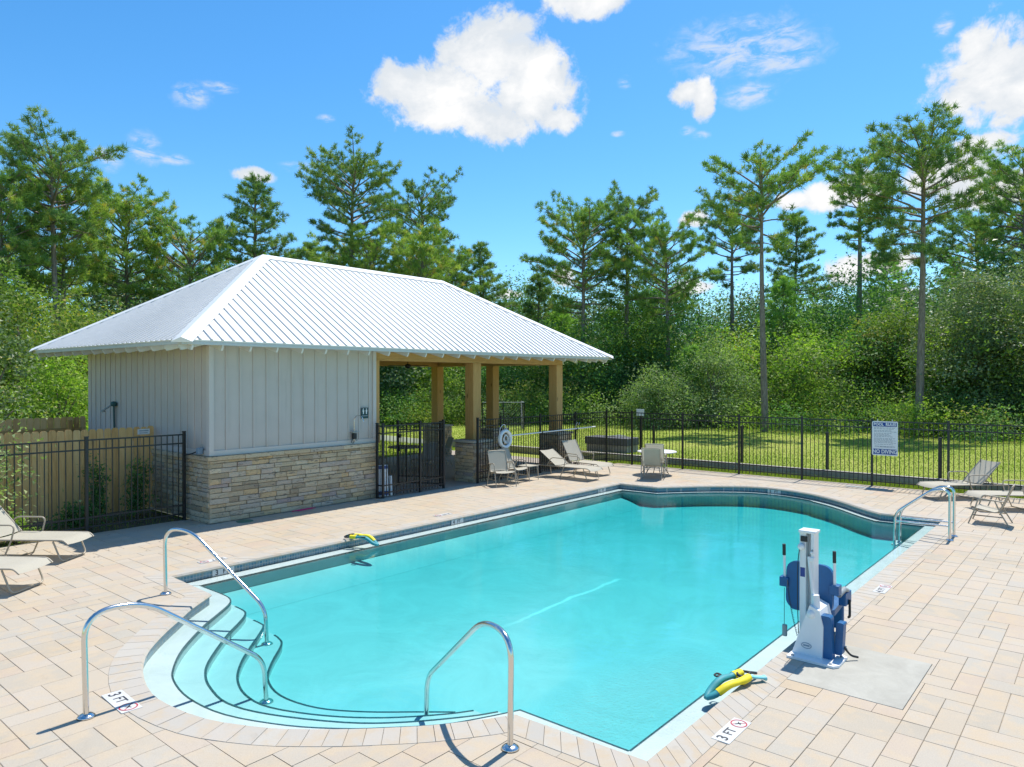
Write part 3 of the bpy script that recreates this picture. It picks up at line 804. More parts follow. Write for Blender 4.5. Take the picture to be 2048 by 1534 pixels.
# water body
mb = MB(); wp = offset_poly(INNER, 0.035)
V, F = cdt_region(wp, [])
mb.add([(v.x, v.y, WATER_Z) for v in V], F, 0, .5); mb.add([(v.x, v.y, -0.60) for v in V], [tuple(reversed(f)) for f in F], 0, .5)
nw = len(wp)
mb.add([(x, y, -0.60) for x, y in wp] + [(x, y, WATER_Z) for x, y in wp], [(i, (i + 1) % nw, nw + (i + 1) % nw, nw + i) for i in range(nw)], 0, .5)
bm = bmesh.new(); me = bpy.data.meshes.new('pool_water')
me.from_pydata(mb.v, [], mb.f); bm.from_mesh(me); bmesh.ops.remove_doubles(bm, verts=bm.verts, dist=1e-4); bmesh.ops.recalc_face_normals(bm, faces=bm.faces); bm.to_mesh(me); bm.free()
me.materials.append(M['water']); wo_ = bpy.data.objects.new('pool_water', me); COL.objects.link(wo_); struct(wo_)

# depth markers: flush deck tiles and waterline tiles
def frame_mtx(o, xdir, ydir):
    x = Vector(xdir).normalized(); y = Vector(ydir).normalized(); z = x.cross(y)
    m = Matrix.Identity(4)
    for i in range(3): m[i][0], m[i][1], m[i][2], m[i][3] = x[i], y[i], z[i], o[i]
    return m
def no_dive(mtx, s, parent):
    mb = MB()
    for k in range(28):
        a, b = 2 * math.pi * k / 28, 2 * math.pi * (k + 1) / 28
        mb.add([mtx @ Vector((r_ * math.cos(q), r_ * math.sin(q), .001)) for q, r_ in ((a, .42 * s), (b, .42 * s), (b, .50 * s), (a, .50 * s))], [(0, 3, 2, 1)], 0)
    d = Vector((math.cos(R(-45)), math.sin(R(-45)), 0)); e = Vector((-d.y, d.x, 0)) * .03 * s
    mb.add([mtx @ (d * .43 * s + e), mtx @ (-d * .43 * s + e), mtx @ (-d * .43 * s - e), mtx @ (d * .43 * s - e)], [(0, 1, 2, 3)], 0)
    for p0, p1, w_ in (((-.18, .16), (.12, -.10), .05), ((.0, .02), (.20, .10), .03), ((.02, .0), (-.10, -.16), .03)):
        p0, p1 = Vector((*p0, 0)) * s, Vector((*p1, 0)) * s; q = (p1 - p0).normalized(); q = Vector((-q.y, q.x, 0)) * w_ * s
        mb.add([mtx @ (v + Vector((0, 0, .0005))) for v in (p0 + q, p1 + q, p1 - q, p0 - q)], [(3, 2, 1, 0)], 1)
    mb.build('no_diving_symbol', ['red', 'ink'], parent)
def marker(o, xd, yd, txt, s=0.155, symbol=True, nt=3, lift=0.0115):
    mt = frame_mtx(o, xd, yd)
    pl = MB(); L = s * nt
    pl.box(0, L, -s / 2, s / 2, -0.012, lift - 0.0035, mtx=mt); p = pl.build('depth_marker', 'tilew', deck)
    z = Matrix.Translation((0, 0, lift - 0.0025))
    num, ft = txt.split()
    text_obj(num, s * .88, mt @ z @ Matrix.Translation((s * .40, 0, 0)), 'ink', p, bold=0.0014)
    text_obj(ft, s * .76, mt @ z @ Matrix.Translation((s * (1.28 if symbol else 1.45), 0, 0)), 'ink', p, bold=0.0012, sx=0.95)
    if symbol: no_dive(mt @ z @ Matrix.Translation((s * 2.45, 0, 0)), s * .9, p)
    return p
marker((2.72, 7.20, 0), (-0.05, -1, 0), (1, -0.05, 0), '3 FT', 0.175)
marker((5.54, 2.455, 0), (1, 0, 0), (0, 1, 0), '3 FT')
marker((10.80, 2.50, 0), (1, 0, 0), (0, 1, 0), '4 FT')
marker((6.00, 11.21, 0), (-1, 0, 0), (0, -1, 0), '3 FT', 0.15)
marker((11.15, 11.16, 0), (-1, 0, 0), (0, -1, 0), '4 FT', 0.15)
def wall_marker(o, xd, txt):
    mt = frame_mtx(o, xd, (0, 0, 1)); s = 0.10
    pl = MB(); pl.box(-0.01, 0.35, -s / 2, s / 2, -0.01, 0.004, mtx=mt); p = pl.build('waterline_marker', 'tilew', pool)
    z = Matrix.Translation((0, 0, .0055)); num, ft = txt.split()
    text_obj(num, s * 1.1, mt @ z @ Matrix.Translation((.06, 0, 0)), 'ink', p, bold=0.002)
    text_obj(ft, s * .95, mt @ z @ Matrix.Translation((.21, 0, 0)), 'ink', p, bold=0.0014)
wall_marker((5.56, 10.785, -0.092), (1, 0, 0), '3 FT')
wall_marker((10.78, 10.742, -0.092), (1, 0, 0), '4 FT')
wall_marker((16.36, 10.716, -0.092), (1, 0, 0), '5 FT')
wall_marker((19.30, 7.20, -0.092), (0.10, -1, 0), '5 FT')

# ------------------------------------------------------------------ low curb wall along the lawn, with its strip of rough grass
curb = MB(); curb.bbox(22.40, 22.62, -14, 24, -0.3, 0.215, 0.012)
c_o = curb.build('curb_wall', 'curb', None, (22.5, 5, 0)); meta(c_o, 'low weathered concrete curb wall running between black fence and lawn', 'wall')

# ================================================================== bathhouse and pavilion, one roof
BX0, BY0 = 7.18, 14.08
bh = empty('pool_house', (7.2, 14.1, 0), 'white metal roofed pool house with grey siding, stone base and open timber pavilion', 'building')
EAVE = (6.35, 21.50, 13.50, 21.90); ZE = 3.70; ZR = 6.27; RY = 17.70; RX0, RX1 = 10.55, 17.30
mb = MB(); mb.box(7.295, 11.50, 14.185, 20.60, 0, 3.60); mb.box(7.24, 11.5, 14.14, 20.6, 0, 1.30); mb.build('wall', 'mortar', bh)
# siding sheets between battens
def siding(face, a0, a1, plane, sgn):
    step = 0.31; k = 0; a = a0
    zb, zt = 1.365, 3.632
    while a < a1 - 0.02:
        b = min(a + step, a1)
        p = MB(); q = MB()
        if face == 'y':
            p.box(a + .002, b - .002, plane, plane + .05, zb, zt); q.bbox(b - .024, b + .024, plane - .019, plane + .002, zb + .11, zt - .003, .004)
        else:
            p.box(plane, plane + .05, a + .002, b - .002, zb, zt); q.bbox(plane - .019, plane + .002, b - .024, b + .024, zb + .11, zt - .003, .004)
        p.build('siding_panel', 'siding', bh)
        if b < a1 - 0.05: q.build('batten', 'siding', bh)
        a = b
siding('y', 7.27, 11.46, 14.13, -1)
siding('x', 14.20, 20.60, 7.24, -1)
mb = MB(); mb.bbox(7.20, 11.50, 14.105, 14.14, 1.365, 1.475, .004); mb.build('skirt_board', 'corner', bh)
mb = MB(); mb.bbox(7.215, 7.245, 14.20, 20.6, 1.365, 1.475, .004); mb.build('skirt_board', 'corner', bh)
mb = MB(); mb.bbox(7.19, 7.29, 14.085, 14.129, 1.37, 3.631, .005); mb.bbox(7.19, 7.239, 14.131, 14.21, 1.37, 3.631, .005); mb.build('corner_board', 'corner', bh)
mb = MB(); mb.bbox(11.40, 11.50, 14.095, 14.13, 1.48, 3.631, .004); mb.build('corner_board', 'corner', bh)
mb = MB(); mb.bbox(11.502, 11.62, 14.12, 14.36, 1.34, 3.42, .006); mb.build('end_post', 'beam', bh)
# end wall facing the pavilion
for k in range(20):
    y = 14.37 + k * 0.31
    if y > 20.3: break
    mb = MB(); mb.box(11.50, 11.53, y, y + .306, 1.365, 3.6); mb.build('siding_panel', 'siding', bh)
# stone courses
RS = random.Random(11)
def course_face(mbs, face, a0, a1, plane, z0, z1, big, step=0.102, lmin=.17, lmax=.50):
    """split-face ledge stones; returns list of (x,y,z) boxes"""
    z = z0; row = 0
    while z < z1 - 0.03:
        h = min(step * RS.choice((0.72, 1.0, 1.0, 1.0, 1.12)), z1 - z)
        if z1 - (z + h) < 0.04: h = z1 - z
        a = a0
        while a < a1 - 0.01:
            l = RS.uniform(lmin, lmax)
            if a1 - (a + l) < 0.12: l = a1 - a
            pr = RS.uniform(0.0, 0.032)
            tt = RS.random()
            mb = MB(); j = 0.0055
            # rough front: a 4 x 2 grid pushed in and out
            nx_ = 4
            vs = []; 
            for iz in range(3):
                for ix in range(nx_ + 1):
                    ed = (ix in (0, nx_)) or iz in (0, 2)
                    dd = -pr + RS.uniform(-.004, .004) + (.006 if ed else 0)
                    aa = a + j + (l - 2 * j) * ix / nx_; zz = z + j + (h - 2 * j) * iz / 2
                    vs.append((aa, dd, zz))
            for iz in (0, 2):
                for ix in (0, nx_):
                    aa = a + j + (l - 2 * j) * ix / nx_; zz = z + j + (h - 2 * j) * iz / 2
                    vs.append((aa, .06, zz))
            fs_ = []
            for iz in range(2):
                for ix in range(nx_):
                    q = iz * (nx_ + 1) + ix; fs_.append((q, q + 1, q + nx_ + 2, q + nx_ + 1))
            T_ = 2 * (nx_ + 1); c0 = 3 * (nx_ + 1)
            fs_ += [tuple(list(range(0, nx_ + 1))[::-1]) + (c0, c0 + 1)]
            fs_ += [tuple(range(T_, T_ + nx_ + 1)) + (c0 + 3, c0 + 2)]
            fs_ += [(0, nx_ + 1, T_, c0 + 2, c0), (nx_, c0 + 1, c0 + 3, T_ + nx_, 2 * nx_ + 1)]
            if face == 'y': W_ = [(p, plane + q, r_) for p, q, r_ in vs]
            elif face == 'x': W_ = [(plane + q, p, r_) for p, q, r_ in vs]; fs_ = [f[::-1] for f in fs_]
            elif face == 'Y': W_ = [(p, plane - q, r_) for p, q, r_ in vs]; fs_ = [f[::-1] for f in fs_]
            elif face == 'X': W_ = [(plane - q, p, r_) for p, q, r_ in vs]
            ctr = Vector(W_[0])
            mbs.append((W_, fs_, tt, l, (a + l / 2, z)))
            a += l
        z += h; row += 1
stones = []
course_face(stones, 'y', BX0, 11.50, BY0, 0.0, 1.27, True)
nfront = len(stones)
course_face(stones, 'x', BY0 - 0.0, 20.60, BX0, 0.0, 1.27, True)
keep = stones[:nfront][:250]
rest = stones[nfront:]
rest.sort(key=lambda s_: s_[4][0])
keep += rest[:300 - len(keep)]; rest = rest[300 - min(nfront, 250):]
ven = empty('stone_veneer', (0, 0, 0)); ven.parent = bh
for (W_, fs_, tt, l, c) in keep:
    mb = MB(); mb.add(W_, fs_, 0, tt); mb.build('stone', 'stone', ven)
mb = MB()
for (W_, fs_, tt, l, c) in rest: mb.add(W_, fs_, 0, tt)
o = mb.build('stone_rest', 'stone', ven); o['kind'] = 'stuff'
# capping ledge of longer stones
a = BX0 - .045
while a < 11.5:
    l = min(RS.uniform(.55, .95), 11.52 - a)
    if 11.52 - (a + l) < .2: l = 11.52 - a
    mb = MB(); mb.bbox(a, a + l - .006, BY0 - .05, BY0 + .06, 1.275, 1.36, .008, t=RS.random()); mb.build('cap_stone', 'stone', bh); a += l
a = BY0 + .07
while a < 20.5:
    l = RS.uniform(.55, .95)
    mb = MB(); mb.bbox(BX0 - .045, BX0 + .065, a, a + l - .006, 1.275, 1.36, .008, t=RS.random()); mb.build('cap_stone', 'stone', bh); a += l
# piers and posts of the pavilion
def pier(cx, cy, near_=True):
    root = empty('stone_pier', (cx, cy, 0)); root.parent = bh; root.location = Vector((cx, cy, 0)) - parent_world(bh)
    hw = 0.36
    core = MB(); core.box(cx - hw, cx + hw, cy - hw, cy + hw, 0, 1.12); core.build('core', 'mortar', root)
    L = []
    course_face(L, 'y', cx - hw - .03, cx + hw + .03, cy - hw - .03, 0, 1.10, 1, lmin=.16, lmax=.42)
    course_face(L, 'x', cy - hw, cy + hw, cx - hw - .03, 0, 1.10, 1, lmin=.16, lmax=.42)
    course_face(L, 'X', cy - hw, cy + hw, cx + hw + .03, 0, 1.10, 1, lmin=.2, lmax=.42)
    if near_:
        for (W_, fs_, tt, l, c) in L[:60]:
            mb = MB(); mb.add(W_, fs_, 0, tt); mb.build('stone', 'stone', root)
        L = L[60:]
    mb = MB()
    for (W_, fs_, tt, l, c) in L: mb.add(W_, fs_, 0, tt)
    o = mb.build('stone_rest', 'stone', root); o['kind'] = 'stuff'
    mb = MB(); mb.bbox(cx - .43, cx + .43, cy - .43, cy + .43, 1.12, 1.19, .012, t=.5); mb.build('pier_cap', 'concrete', root)
    mb = MB(); mb.bbox(cx - .165, cx + .165, cy - .165, cy + .165, 1.191, 3.404, .014, t=RS.random()); mb.build('timber_post', 'beam', root)
for (px, py, nr) in ((15.25, 14.32, True), (19.27, 14.32, True), (19.27, 17.14, False), (19.27, 19.97, False), (15.25, 19.97, False)):
    pier(px, py, nr)
mb = MB(); mb.bbox(11.52, 19.45, 14.17, 14.47, 3.405, 3.630, .012, t=.3); mb.build('beam', 'beamx', bh)
mb = MB(); mb.bbox(11.52, 19.45, 19.82, 20.12, 3.405, 3.630, .012, t=.6); mb.build('beam', 'beamx', bh)
mb = MB(); mb.bbox(19.12, 19.43, 14.475, 19.815, 3.407, 3.627, .012, t=.8); mb.build('beam', 'beamy', bh)
mb = MB(); mb.box(11.52, 19.6, 14.3, 20.0, 3.655, 3.69); mb.build('pavilion_ceiling', 'ceiling', bh)
# roof: hip with raised ribs
x0, x1, y0, y1 = EAVE
def roof_plane(name, pts):
    mb = MB(); P = [Vector(p) for p in pts]; nrm = (P[1] - P[0]).cross(P[2] - P[0]).normalized()
    lo = [p - nrm * 0.03 for p in P]; k = len(P)
    mb.add(P + lo, [tuple(range(k)), tuple(range(k, 2 * k))[::-1]] + [(i, i + k, (i + 1) % k + k, (i + 1) % k) for i in range(k)], 0, .5)
    mb.build(name, 'roof', bh); return nrm
E00, E10, E11, E01 = (x0, y0, ZE), (x1, y0, ZE), (x1, y1, ZE), (x0, y1, ZE)
A_, B_ = (RX0, RY, ZR), (RX1, RY, ZR)
nF = roof_plane('roof_slope', [E00, E10, B_, A_]); nL = roof_plane('roof_slope', [E01, E00, A_])
nR = roof_plane('roof_slope', [E10, E11, B_]); nB = roof_plane('roof_slope', [E11, E01, A_, B_])
def rib(p, q, nrm, w_=0.017, h=0.026):
    p, q = Vector(p), Vector(q); d = (q - p).normalized(); s_ = d.cross(nrm).normalized()
    mb = MB()
    for e0, e1 in ((p, q),):
        vs = [e + s_ * a_ + nrm * b_ for e in (e0, e1) for a_, b_ in ((-w_ * 1.5, 0), (-w_ * .6, h), (w_ * .6, h), (w_ * 1.5, 0))]
        mb.add(vs, [(0, 1, 5, 4), (1, 2, 6, 5), (2, 3, 7, 6), (3, 2, 1, 0), (4, 5, 6, 7)], 0, .5)
    return mb.build('roof_rib', 'seam', bh)
step = 0.2286
x = x0 + 0.14
while x < x1 - 0.1:
    if x < RX0: yt = y0 + (x - x0) / (RX0 - x0) * (RY - y0)
    elif x > RX1: yt = y0 + (x1 - x) / (x1 - RX1) * (RY - y0)
    else: yt = RY
    f = (yt - y0) / (RY - y0)
    rib((x, y0 - .01, ZE), (x, yt - .05, ZE + (ZR - ZE) * f - .03), nF)
    x += step
y = y0 + 0.14
while y < y1 - 0.1:
    f = (y - y0) / (RY - y0) if y < RY else (y1 - y) / (y1 - RY)
    rib((x0 - .01, y, ZE), (x0 + f * (RX0 - x0) - .05, y, ZE + (ZR - ZE) * f - .03), nL)
    rib((x1 + .01, y, ZE), (x1 - f * (x1 - RX1) + .05, y, ZE + (ZR - ZE) * f - .03), nR)
    y += step
def cap(p, q, n1, n2, wd=0.20, name='hip_cap'):
    p, q = Vector(p), Vector(q); d = (q - p).normalized(); up = (n1 + n2).normalized()
    a = n1.cross(d); a = a if a.dot(n2 - n1) < 0 else -a
    b = n2.cross(d); b = b if b.dot(n1 - n2) < 0 else -b
    mb = MB(); h = up * 0.045
    vs = []
    for e in (p, q): vs += [e + a.normalized() * wd + n1 * .028, e + h, e + b.normalized() * wd + n2 * .028, e + b.normalized() * wd + n2 * .012, e + a.normalized() * wd + n1 * .012]
    mb.add(vs, [(0, 1, 6, 5), (1, 2, 7, 6), (2, 3, 8, 7), (4, 0, 5, 9), (0, 4, 3, 2, 1), (5, 6, 7, 8, 9)], 0, .5); mb.build(name, 'roof', bh)
cap(E00, A_, nF, nL); cap(E10, B_, nF, nR); cap(E11, B_, nB, nR); cap(E01, A_, nB, nL); cap(A_, B_, nF, nB, name='ridge_cap')
# gutter-like fascia, soffit and rafter tails
for (a0, a1, b0, b1) in ((x0 + .02, x1 - .02, y0 + .02, y0 + .06), (x0 + .02, x1 - .02, y1 - .06, y1 - .02), (x0 + .02, x0 + .06, y0 + .065, y1 - .065), (x1 - .06, x1 - .02, y0 + .065, y1 - .065)):
    mb = MB(); mb.bbox(a0, a1, b0, b1, ZE - .092, ZE - .025, .01); mb.build('fascia_board', 'gutter', bh)
mb = MB(); mb.box(x0 + .07, x1 - .07, y0 + .07, 14.17, ZE - .066, ZE - .048); mb.box(x0 + .07, 7.2, 14.172, y1 - .07, ZE - .066, ZE - .048)
mb.box(19.46, x1 - .07, 14.172, y1 - .07, ZE - .066, ZE - .048); mb.box(7.2, 19.458, 20.6, y1 - .07, ZE - .066, ZE - .048)
mb.build('soffit', 'white', bh)
def tail(mtx):
    mb = MB(); prof = [(0.062, -.067), (0.062, -.12), (0.11, -.195), (0.17, -.185), (0.62, -.067)]
    t = 0.021
    vs = [mtx @ Vector((s_ * t, a_, ZE + b_)) for s_ in (-1, 1) for a_, b_ in prof]; k = len(prof)
    mb.add(vs, [tuple(range(k)), tuple(range(k, 2 * k))[::-1]] + [(i, i + k, (i + 1) % k + k, (i + 1) % k) for i in range(k)], 0, .5)
    mb.build('rafter_tail', 'white', bh)
x = x0 + .25
while x < x1 - .1: tail(Matrix.Translation((x, y0, 0))); x += 0.61
y = y0 + .25
while y < y1 - .1:
    tail(Matrix.Translation((x0, y, 0)) @ Matrix.Rotation(R(-90), 4, 'Z')); tail(Matrix.Translation((x1, y, 0)) @ Matrix.Rotation(R(90), 4, 'Z')); y += 0.61

# ceiling fan under the pavilion
fan = empty('ceiling_fan', (15.3, 17.2, 3.65), 'small dark ceiling fan hanging under the open pavilion roof', 'fan')
mb = MB(); mb.lathe([(.0, 3.66), (.06, 3.655), (.06, 3.62), (.012, 3.61), (.012, 3.42), (.09, 3.40), (.10, 3.33), (.05, 3.28), (0, 3.27)], (15.3, 17.2, 0)); mb.build('motor', 'black', fan)
for k in range(5):
    mt = Matrix.Translation((15.3, 17.2, 3.36)) @ Matrix.Rotation(2 * math.pi * k / 5 + .3, 4, 'Z') @ Matrix.Rotation(R(10), 4, 'X')
    mb = MB(); mb.bbox(.09, .66, -.055, .055, -.006, .006, .004, mtx=mt); mb.build('blade', 'black', fan)

# wall fittings
rs = empty('restroom_sign', (11.13, 14.09, 2.15), 'dark teal restroom sign with two white figures on the grey siding', 'sign')
mb = MB(); mb.bbox(11.03, 11.235, 14.085, 14.098, 1.98, 2.24, .004); mb.build('plate', 'signt', rs)
for cx in (11.085, 11.18):
    mb = MB(); mb.lathe([(0, -.0), (.017, 0), (.017, .002)], n=12, mtx=Matrix.Translation((cx, 14.083, 2.205)) @ Matrix.Rotation(R(90), 4, 'X'))
    mb.prism([(cx - .026, 2.18), (cx - .014, 2.13), (cx - .012, 2.085), (cx + .012, 2.085), (cx + .014, 2.13), (cx + .026, 2.18)][::-1], 0, .002, mtx=frame_mtx((0, 14.084, 0), (1, 0, 0), (0, 0, 1)))
    mb.build('figure', 'signw', rs)
mb = MB(); mb.box(11.05, 11.215, 14.081, 14.086, 2.035, 2.05); mb.build('lettering_strip', 'inkg', rs)
sh = empty('wall_spigot', (10.79, 14.1, 1.4), 'gooseneck rinse pipe with a grey fixture, fixed low on the grey siding', 'shower')
pts = fillet([(10.79, 14.06, 1.42), (10.79, 14.06, 1.98), (10.79, 13.96, 2.08), (10.83, 13.82, 2.06), (10.85, 13.77, 1.92)], .12)
mb = MB(); mb.tube(pts, .011, 8); mb.build('pipe', 'steel', sh)
mb = MB(); mb.bbox(10.70, 10.88, 13.98, 14.09, 1.66, 1.69, .004); mb.build('shelf', 'greyp', sh)
mb = MB(); mb.bbox(10.73, 10.81, 13.98, 14.08, 1.50, 1.64, .012); mb.build('valve_box', 'rubber', sh)
mb = MB(); mb.tube([(10.84, 14.04, 1.64), (10.84, 14.03, 1.45)], .02, 8); mb.build('nozzle', 'greyp', sh)
mb = MB(); mb.tube(smooth_path([(10.72, 14.03, 1.5), (10.68, 14.02, 1.44), (10.73, 14.02, 1.40), (10.77, 14.03, 1.46)]), .007, 6); mb.build('hose', 'rubber', sh)
ss = empty('outdoor_shower', (7.2, 18.8, 1.6), 'dark green shower head and riser pipe high on the side wall', 'shower')
mb = MB(); mb.tube([(7.19, 18.78, 1.0), (7.17, 18.78, 2.32)], .022, 8); mb.build('riser_pipe', 'greendk', ss)
mb = MB(); mb.lathe([(0, -.06), (.07, -.05), (.075, .03), (.05, .06), (0, .07)], (7.17, 18.78, 2.33), 14); mb.build('valve', 'greendk', ss)
mb = MB(); mb.tube([(7.15, 18.78, 2.33), (6.98, 18.85, 2.20)], .02, 8); mb.lathe([(.02, .03), (.05, 0), (.055, -.03), (0, -.035)], (6.95, 18.86, 2.17), 14); mb.build('shower_head', 'greyp', ss)
ub = empty('outlet_box', (7.1, 14.4, 1.4), 'grey blue outlet box with a conduit near the corner of the side wall', 'electrical box')
mb = MB(); mb.bbox(7.10, 7.20, 14.36, 14.47, 1.40, 1.53, .01); mb.build('box', 'pipeblue', ub)
mb = MB(); mb.tube(smooth_path([(7.12, 14.47, 1.45), (7.08, 14.62, 1.40), (7.06, 14.8, 1.37), (7.05, 14.95, 1.38)]), .014, 8); mb.build('conduit', 'black', ub)

# ================================================================== black metal fences
def metal_fence(name, label, pts, posts, z0=0.0, h=1.84, gate=False, cat='fence', step=0.115, skip_last=False):
    root = empty(name, (pts[0][0], pts[0][1], 0), label, cat)
    P = [Vector((a, b, 0)) for a, b in pts]
    for (a, b) in posts:
        mb = MB(); mb.bbox(a - .028, a + .028, b - .028, b + .028, z0, h, .004)
        mb.box(a - .033, a + .033, b - .033, b + .033, h + .001, h + .018); mb.build('post', 'black', root)
    for a, b in zip(P, P[1:]):
        d = (b - a).normalized(); L = (b - a).length; ang = math.atan2(d.y, d.x)
        mt = Matrix.Translation(a) @ Matrix.Rotation(ang, 4, 'Z')
        for zr in (.135, .315, h - .235, h - .055):
            mb = MB(); mb.box(.015, L - .015, -.0125, .0125, zr - .0145, zr + .0145, mtx=mt); mb.build('rail', 'black', root)
        k = max(2, round(L / step))
        for i in range(1, k):
            s_ = L * i / k
            mb = MB(); mb.box(s_ - .008, s_ + .008, -.008, .008, z0 + .05, h - .071, mtx=mt); mb.build('picket', 'black', root)
    return root
metal_fence('metal_fence', 'black metal fence section before the plank fence beside the pool house', [(7.06, 14.90), (5.21, 14.93), (3.36, 14.95), (1.5, 14.97), (-0.4, 15.0)], [(7.06, 14.90), (5.21, 14.93), (3.36, 14.95), (1.5, 14.97), (-.4, 15.0)])
metal_fence('metal_fence', 'short black metal fence panel between stone wall corner and open gate', [(11.43, 13.98), (11.46, 13.80), (12.71, 13.82), (13.58, 13.84)], [(11.43, 13.98), (11.46, 13.80), (12.71, 13.82), (13.58, 13.84)])
gt = metal_fence('metal_gate', 'black metal gate leaf standing open into the pavilion', [(13.54, 13.92), (12.92, 14.93)], [(13.54, 13.92), (12.92, 14.93)], 0.06, 1.80, cat='gate')
mb = MB(); mb.bbox(12.90, 12.96, 14.86, 14.92, .98, 1.16, .01); mb.bbox(12.90, 12.97, 14.84, 14.90, 1.35, 1.45, .01); mb.build('latch', 'black', gt)
yy = [13.75, 12.72, 10.83, 8.93, 7.03, 5.15, 3.33, 1.45, -0.45, -2.35, -4.25]
metal_fence('metal_fence', 'long black metal fence enclosing the far deck, bearing life ring and pool rules sign',
            [(14.84, 13.76), (15.83, 13.76), (17.70, 13.755), (19.60, 13.75), (21.50, 13.75)] + [(21.50, y) for y in yy[1:]],
            [(14.84, 13.76), (15.83, 13.76), (17.70, 13.755), (19.60, 13.75), (21.50, 13.75)] + [(21.50, y) for y in yy[1:]])

# wooden plank fences
def plank_fence(label, xa, xb, y, ztop, zb=0.0, inside=False, jit=0.012):
    root = empty('wooden_fence', (xa, y, 0), label, 'fence'); x = xa; r_ = random.Random(int(y * 10))
    while x < xb:
        w_ = 0.139; zt = ztop + r_.uniform(-jit, jit); t = r_.random(); yo = y + r_.uniform(-.007, .007)
        c = 0.03
        poly = [(x, zb), (x + w_, zb), (x + w_, zt - .045), (x + w_ - .012, zt - .018), (x + w_ - c, zt), (x + c, zt), (x + .012, zt - .018), (x, zt - .045)]
        mb = MB(); mb.prism(poly, -.008, .008, 0, t, mtx=frame_mtx((0, yo, 0), (1, 0, 0), (0, 0, 1))); mb.build('plank', 'plank', root)
        x += w_ + r_.uniform(.008, .015)
    for zr in (.35, 1.0, 1.62):
        mb = MB(); s_ = -1 if inside else 1
        mb.bbox(xa, xb, y + s_ * .012 if s_ > 0 else y - .052, y + .052 if s_ > 0 else y - .012, zr - .045, zr + .045, .004, t=.5); mb.build('rail', 'beamx', root)
    k = xa
    while k < xb + .1:
        mb = MB(); yb = y + .06 if not inside else y - .15
        mb.bbox(min(k, xb) - .045, min(k, xb) + .045, yb, yb + .09, 0, ztop - .08, .005, t=.4); mb.build('post', 'beam', root); k += 2.2
    return root
plank_fence('tan dog eared plank fence meeting the side wall behind the black metal fence', -0.6, 7.12, 16.65, 1.88, 0.06)
plank_fence('darker plank fence further back, its rails showing below the trees', 2.5, 7.2, 21.0, 1.95, inside=True)
sg = empty('fence_placard', (7.0, 16.62, 1.8), 'small pale blue placard on the top corner of the plank fence', 'sign')
mb = MB(); mb.bbox(6.84, 7.10, 16.615, 16.632, 1.71, 1.83, .003); mb.build('plate', 'signw', sg)
mb = MB(); mb.box(6.87, 7.07, 16.611, 16.615, 1.78, 1.80); mb.box(6.87, 7.05, 16.611, 16.615, 1.735, 1.75); mb.build('print', 'pipeblue', sg)
# ================================================================== stainless handrails
def handrail(label, a, b, prof, zend):
    A = Vector((*a, 0)); B = Vector((*b, 0)); d = (B - A); L = d.length; d.normalize()
    root = empty('pool_handrail', A, label, 'handrail', 'stainless pool handrails')
    pts = fillet([A + d * (s_ * L) + Vector((0, 0, z)) for s_, z in prof], [.30, .30, .16][:len(prof) - 2], 8)
    mb = MB(); mb.tube(pts, .0245, 14); mb.build('rail_tube', 'steel', root)
    for q, z in ((A, 0.004), (Vector((B.x, B.y, 0)), zend)):
        mb = MB(); mb.lathe([(0.0245, .030), (.045, .026), (.068, .012), (.075, .0), (0, 0)], (q.x, q.y, z), 22); mb.build('base_flange', 'steel', root)
    return root
PR = [(0, 0.0), (-0.005, .86), (.22, .90), (.96, .05), (1.0, -.40)]
PRA = [(0, 0.0), (-0.01, .90), (.27, .91), (.985, .02), (1.0, -.435)]
handrail('stainless handrail beside the 3 FT marker, arching over the curved steps', (2.385, 6.86), (4.08, 6.80), PRA, -.435)
handrail('stainless handrail rising by the pool corner with its foot on the deep step', (4.46, 9.96), (4.98, 8.28), PRA, -.435)
handrail('stainless handrail standing alone at the near rim beyond the step tiles', (4.36, 3.69), (4.86, 5.20), PRA, -.435)
ld = empty('pool_ladder', (15.36, 2.32, 0), 'pair of steel grab rails with cross bars at the deep end ladder', 'ladder')
for X in (15.14, 15.59):
    pts = fillet([(X, 2.32, 0), (X, 2.32, .93), (X, 2.60, .90), (X, 3.22, .40), (X, 3.24, -.5)], [.16, .16, .14], 8)
    mb = MB(); mb.tube(pts, .0235, 14); mb.build('rail_tube', 'steel', ld)
    mb = MB(); mb.tube([(X, 2.33, .26), (X, 3.23, .25)], .017, 10); mb.build('cross_bar', 'steel', ld)
    mb = MB(); mb.lathe([(.024, .03), (.06, .012), (.068, 0), (0, 0)], (X, 2.32, .003), 18); mb.build('base_flange', 'steel', ld)
for z in (-.22, -.42):
    mb = MB(); mb.bbox(15.16, 15.57, 3.19, 3.29, z - .015, z + .015, .006); mb.build('ladder_step', 'shell', ld)

# ================================================================== pool lift
lf = empty('pool_lift', (7.95, 2.5, 0), 'white and blue pool lift chair standing at the pool edge on the concrete pad', 'pool lift')
def lp(mb, name, m_): return mb.build(name, m_, lf)
mb = MB(); mb.prism([(7.66, 2.66), (7.66, 2.19), (7.72, 2.15), (8.02, 2.15), (8.20, 2.42), (8.20, 2.66)], .006, .030); lp(mb, 'base_plate', 'shell')
mb = MB()
for q in ((7.70, 2.61), (7.70, 2.23), (7.98, 2.20)): mb.lathe([(0, .045), (.012, .045), (.018, .031)], (q[0], q[1], 0), 8)
lp(mb, 'bolt', 'greyp')
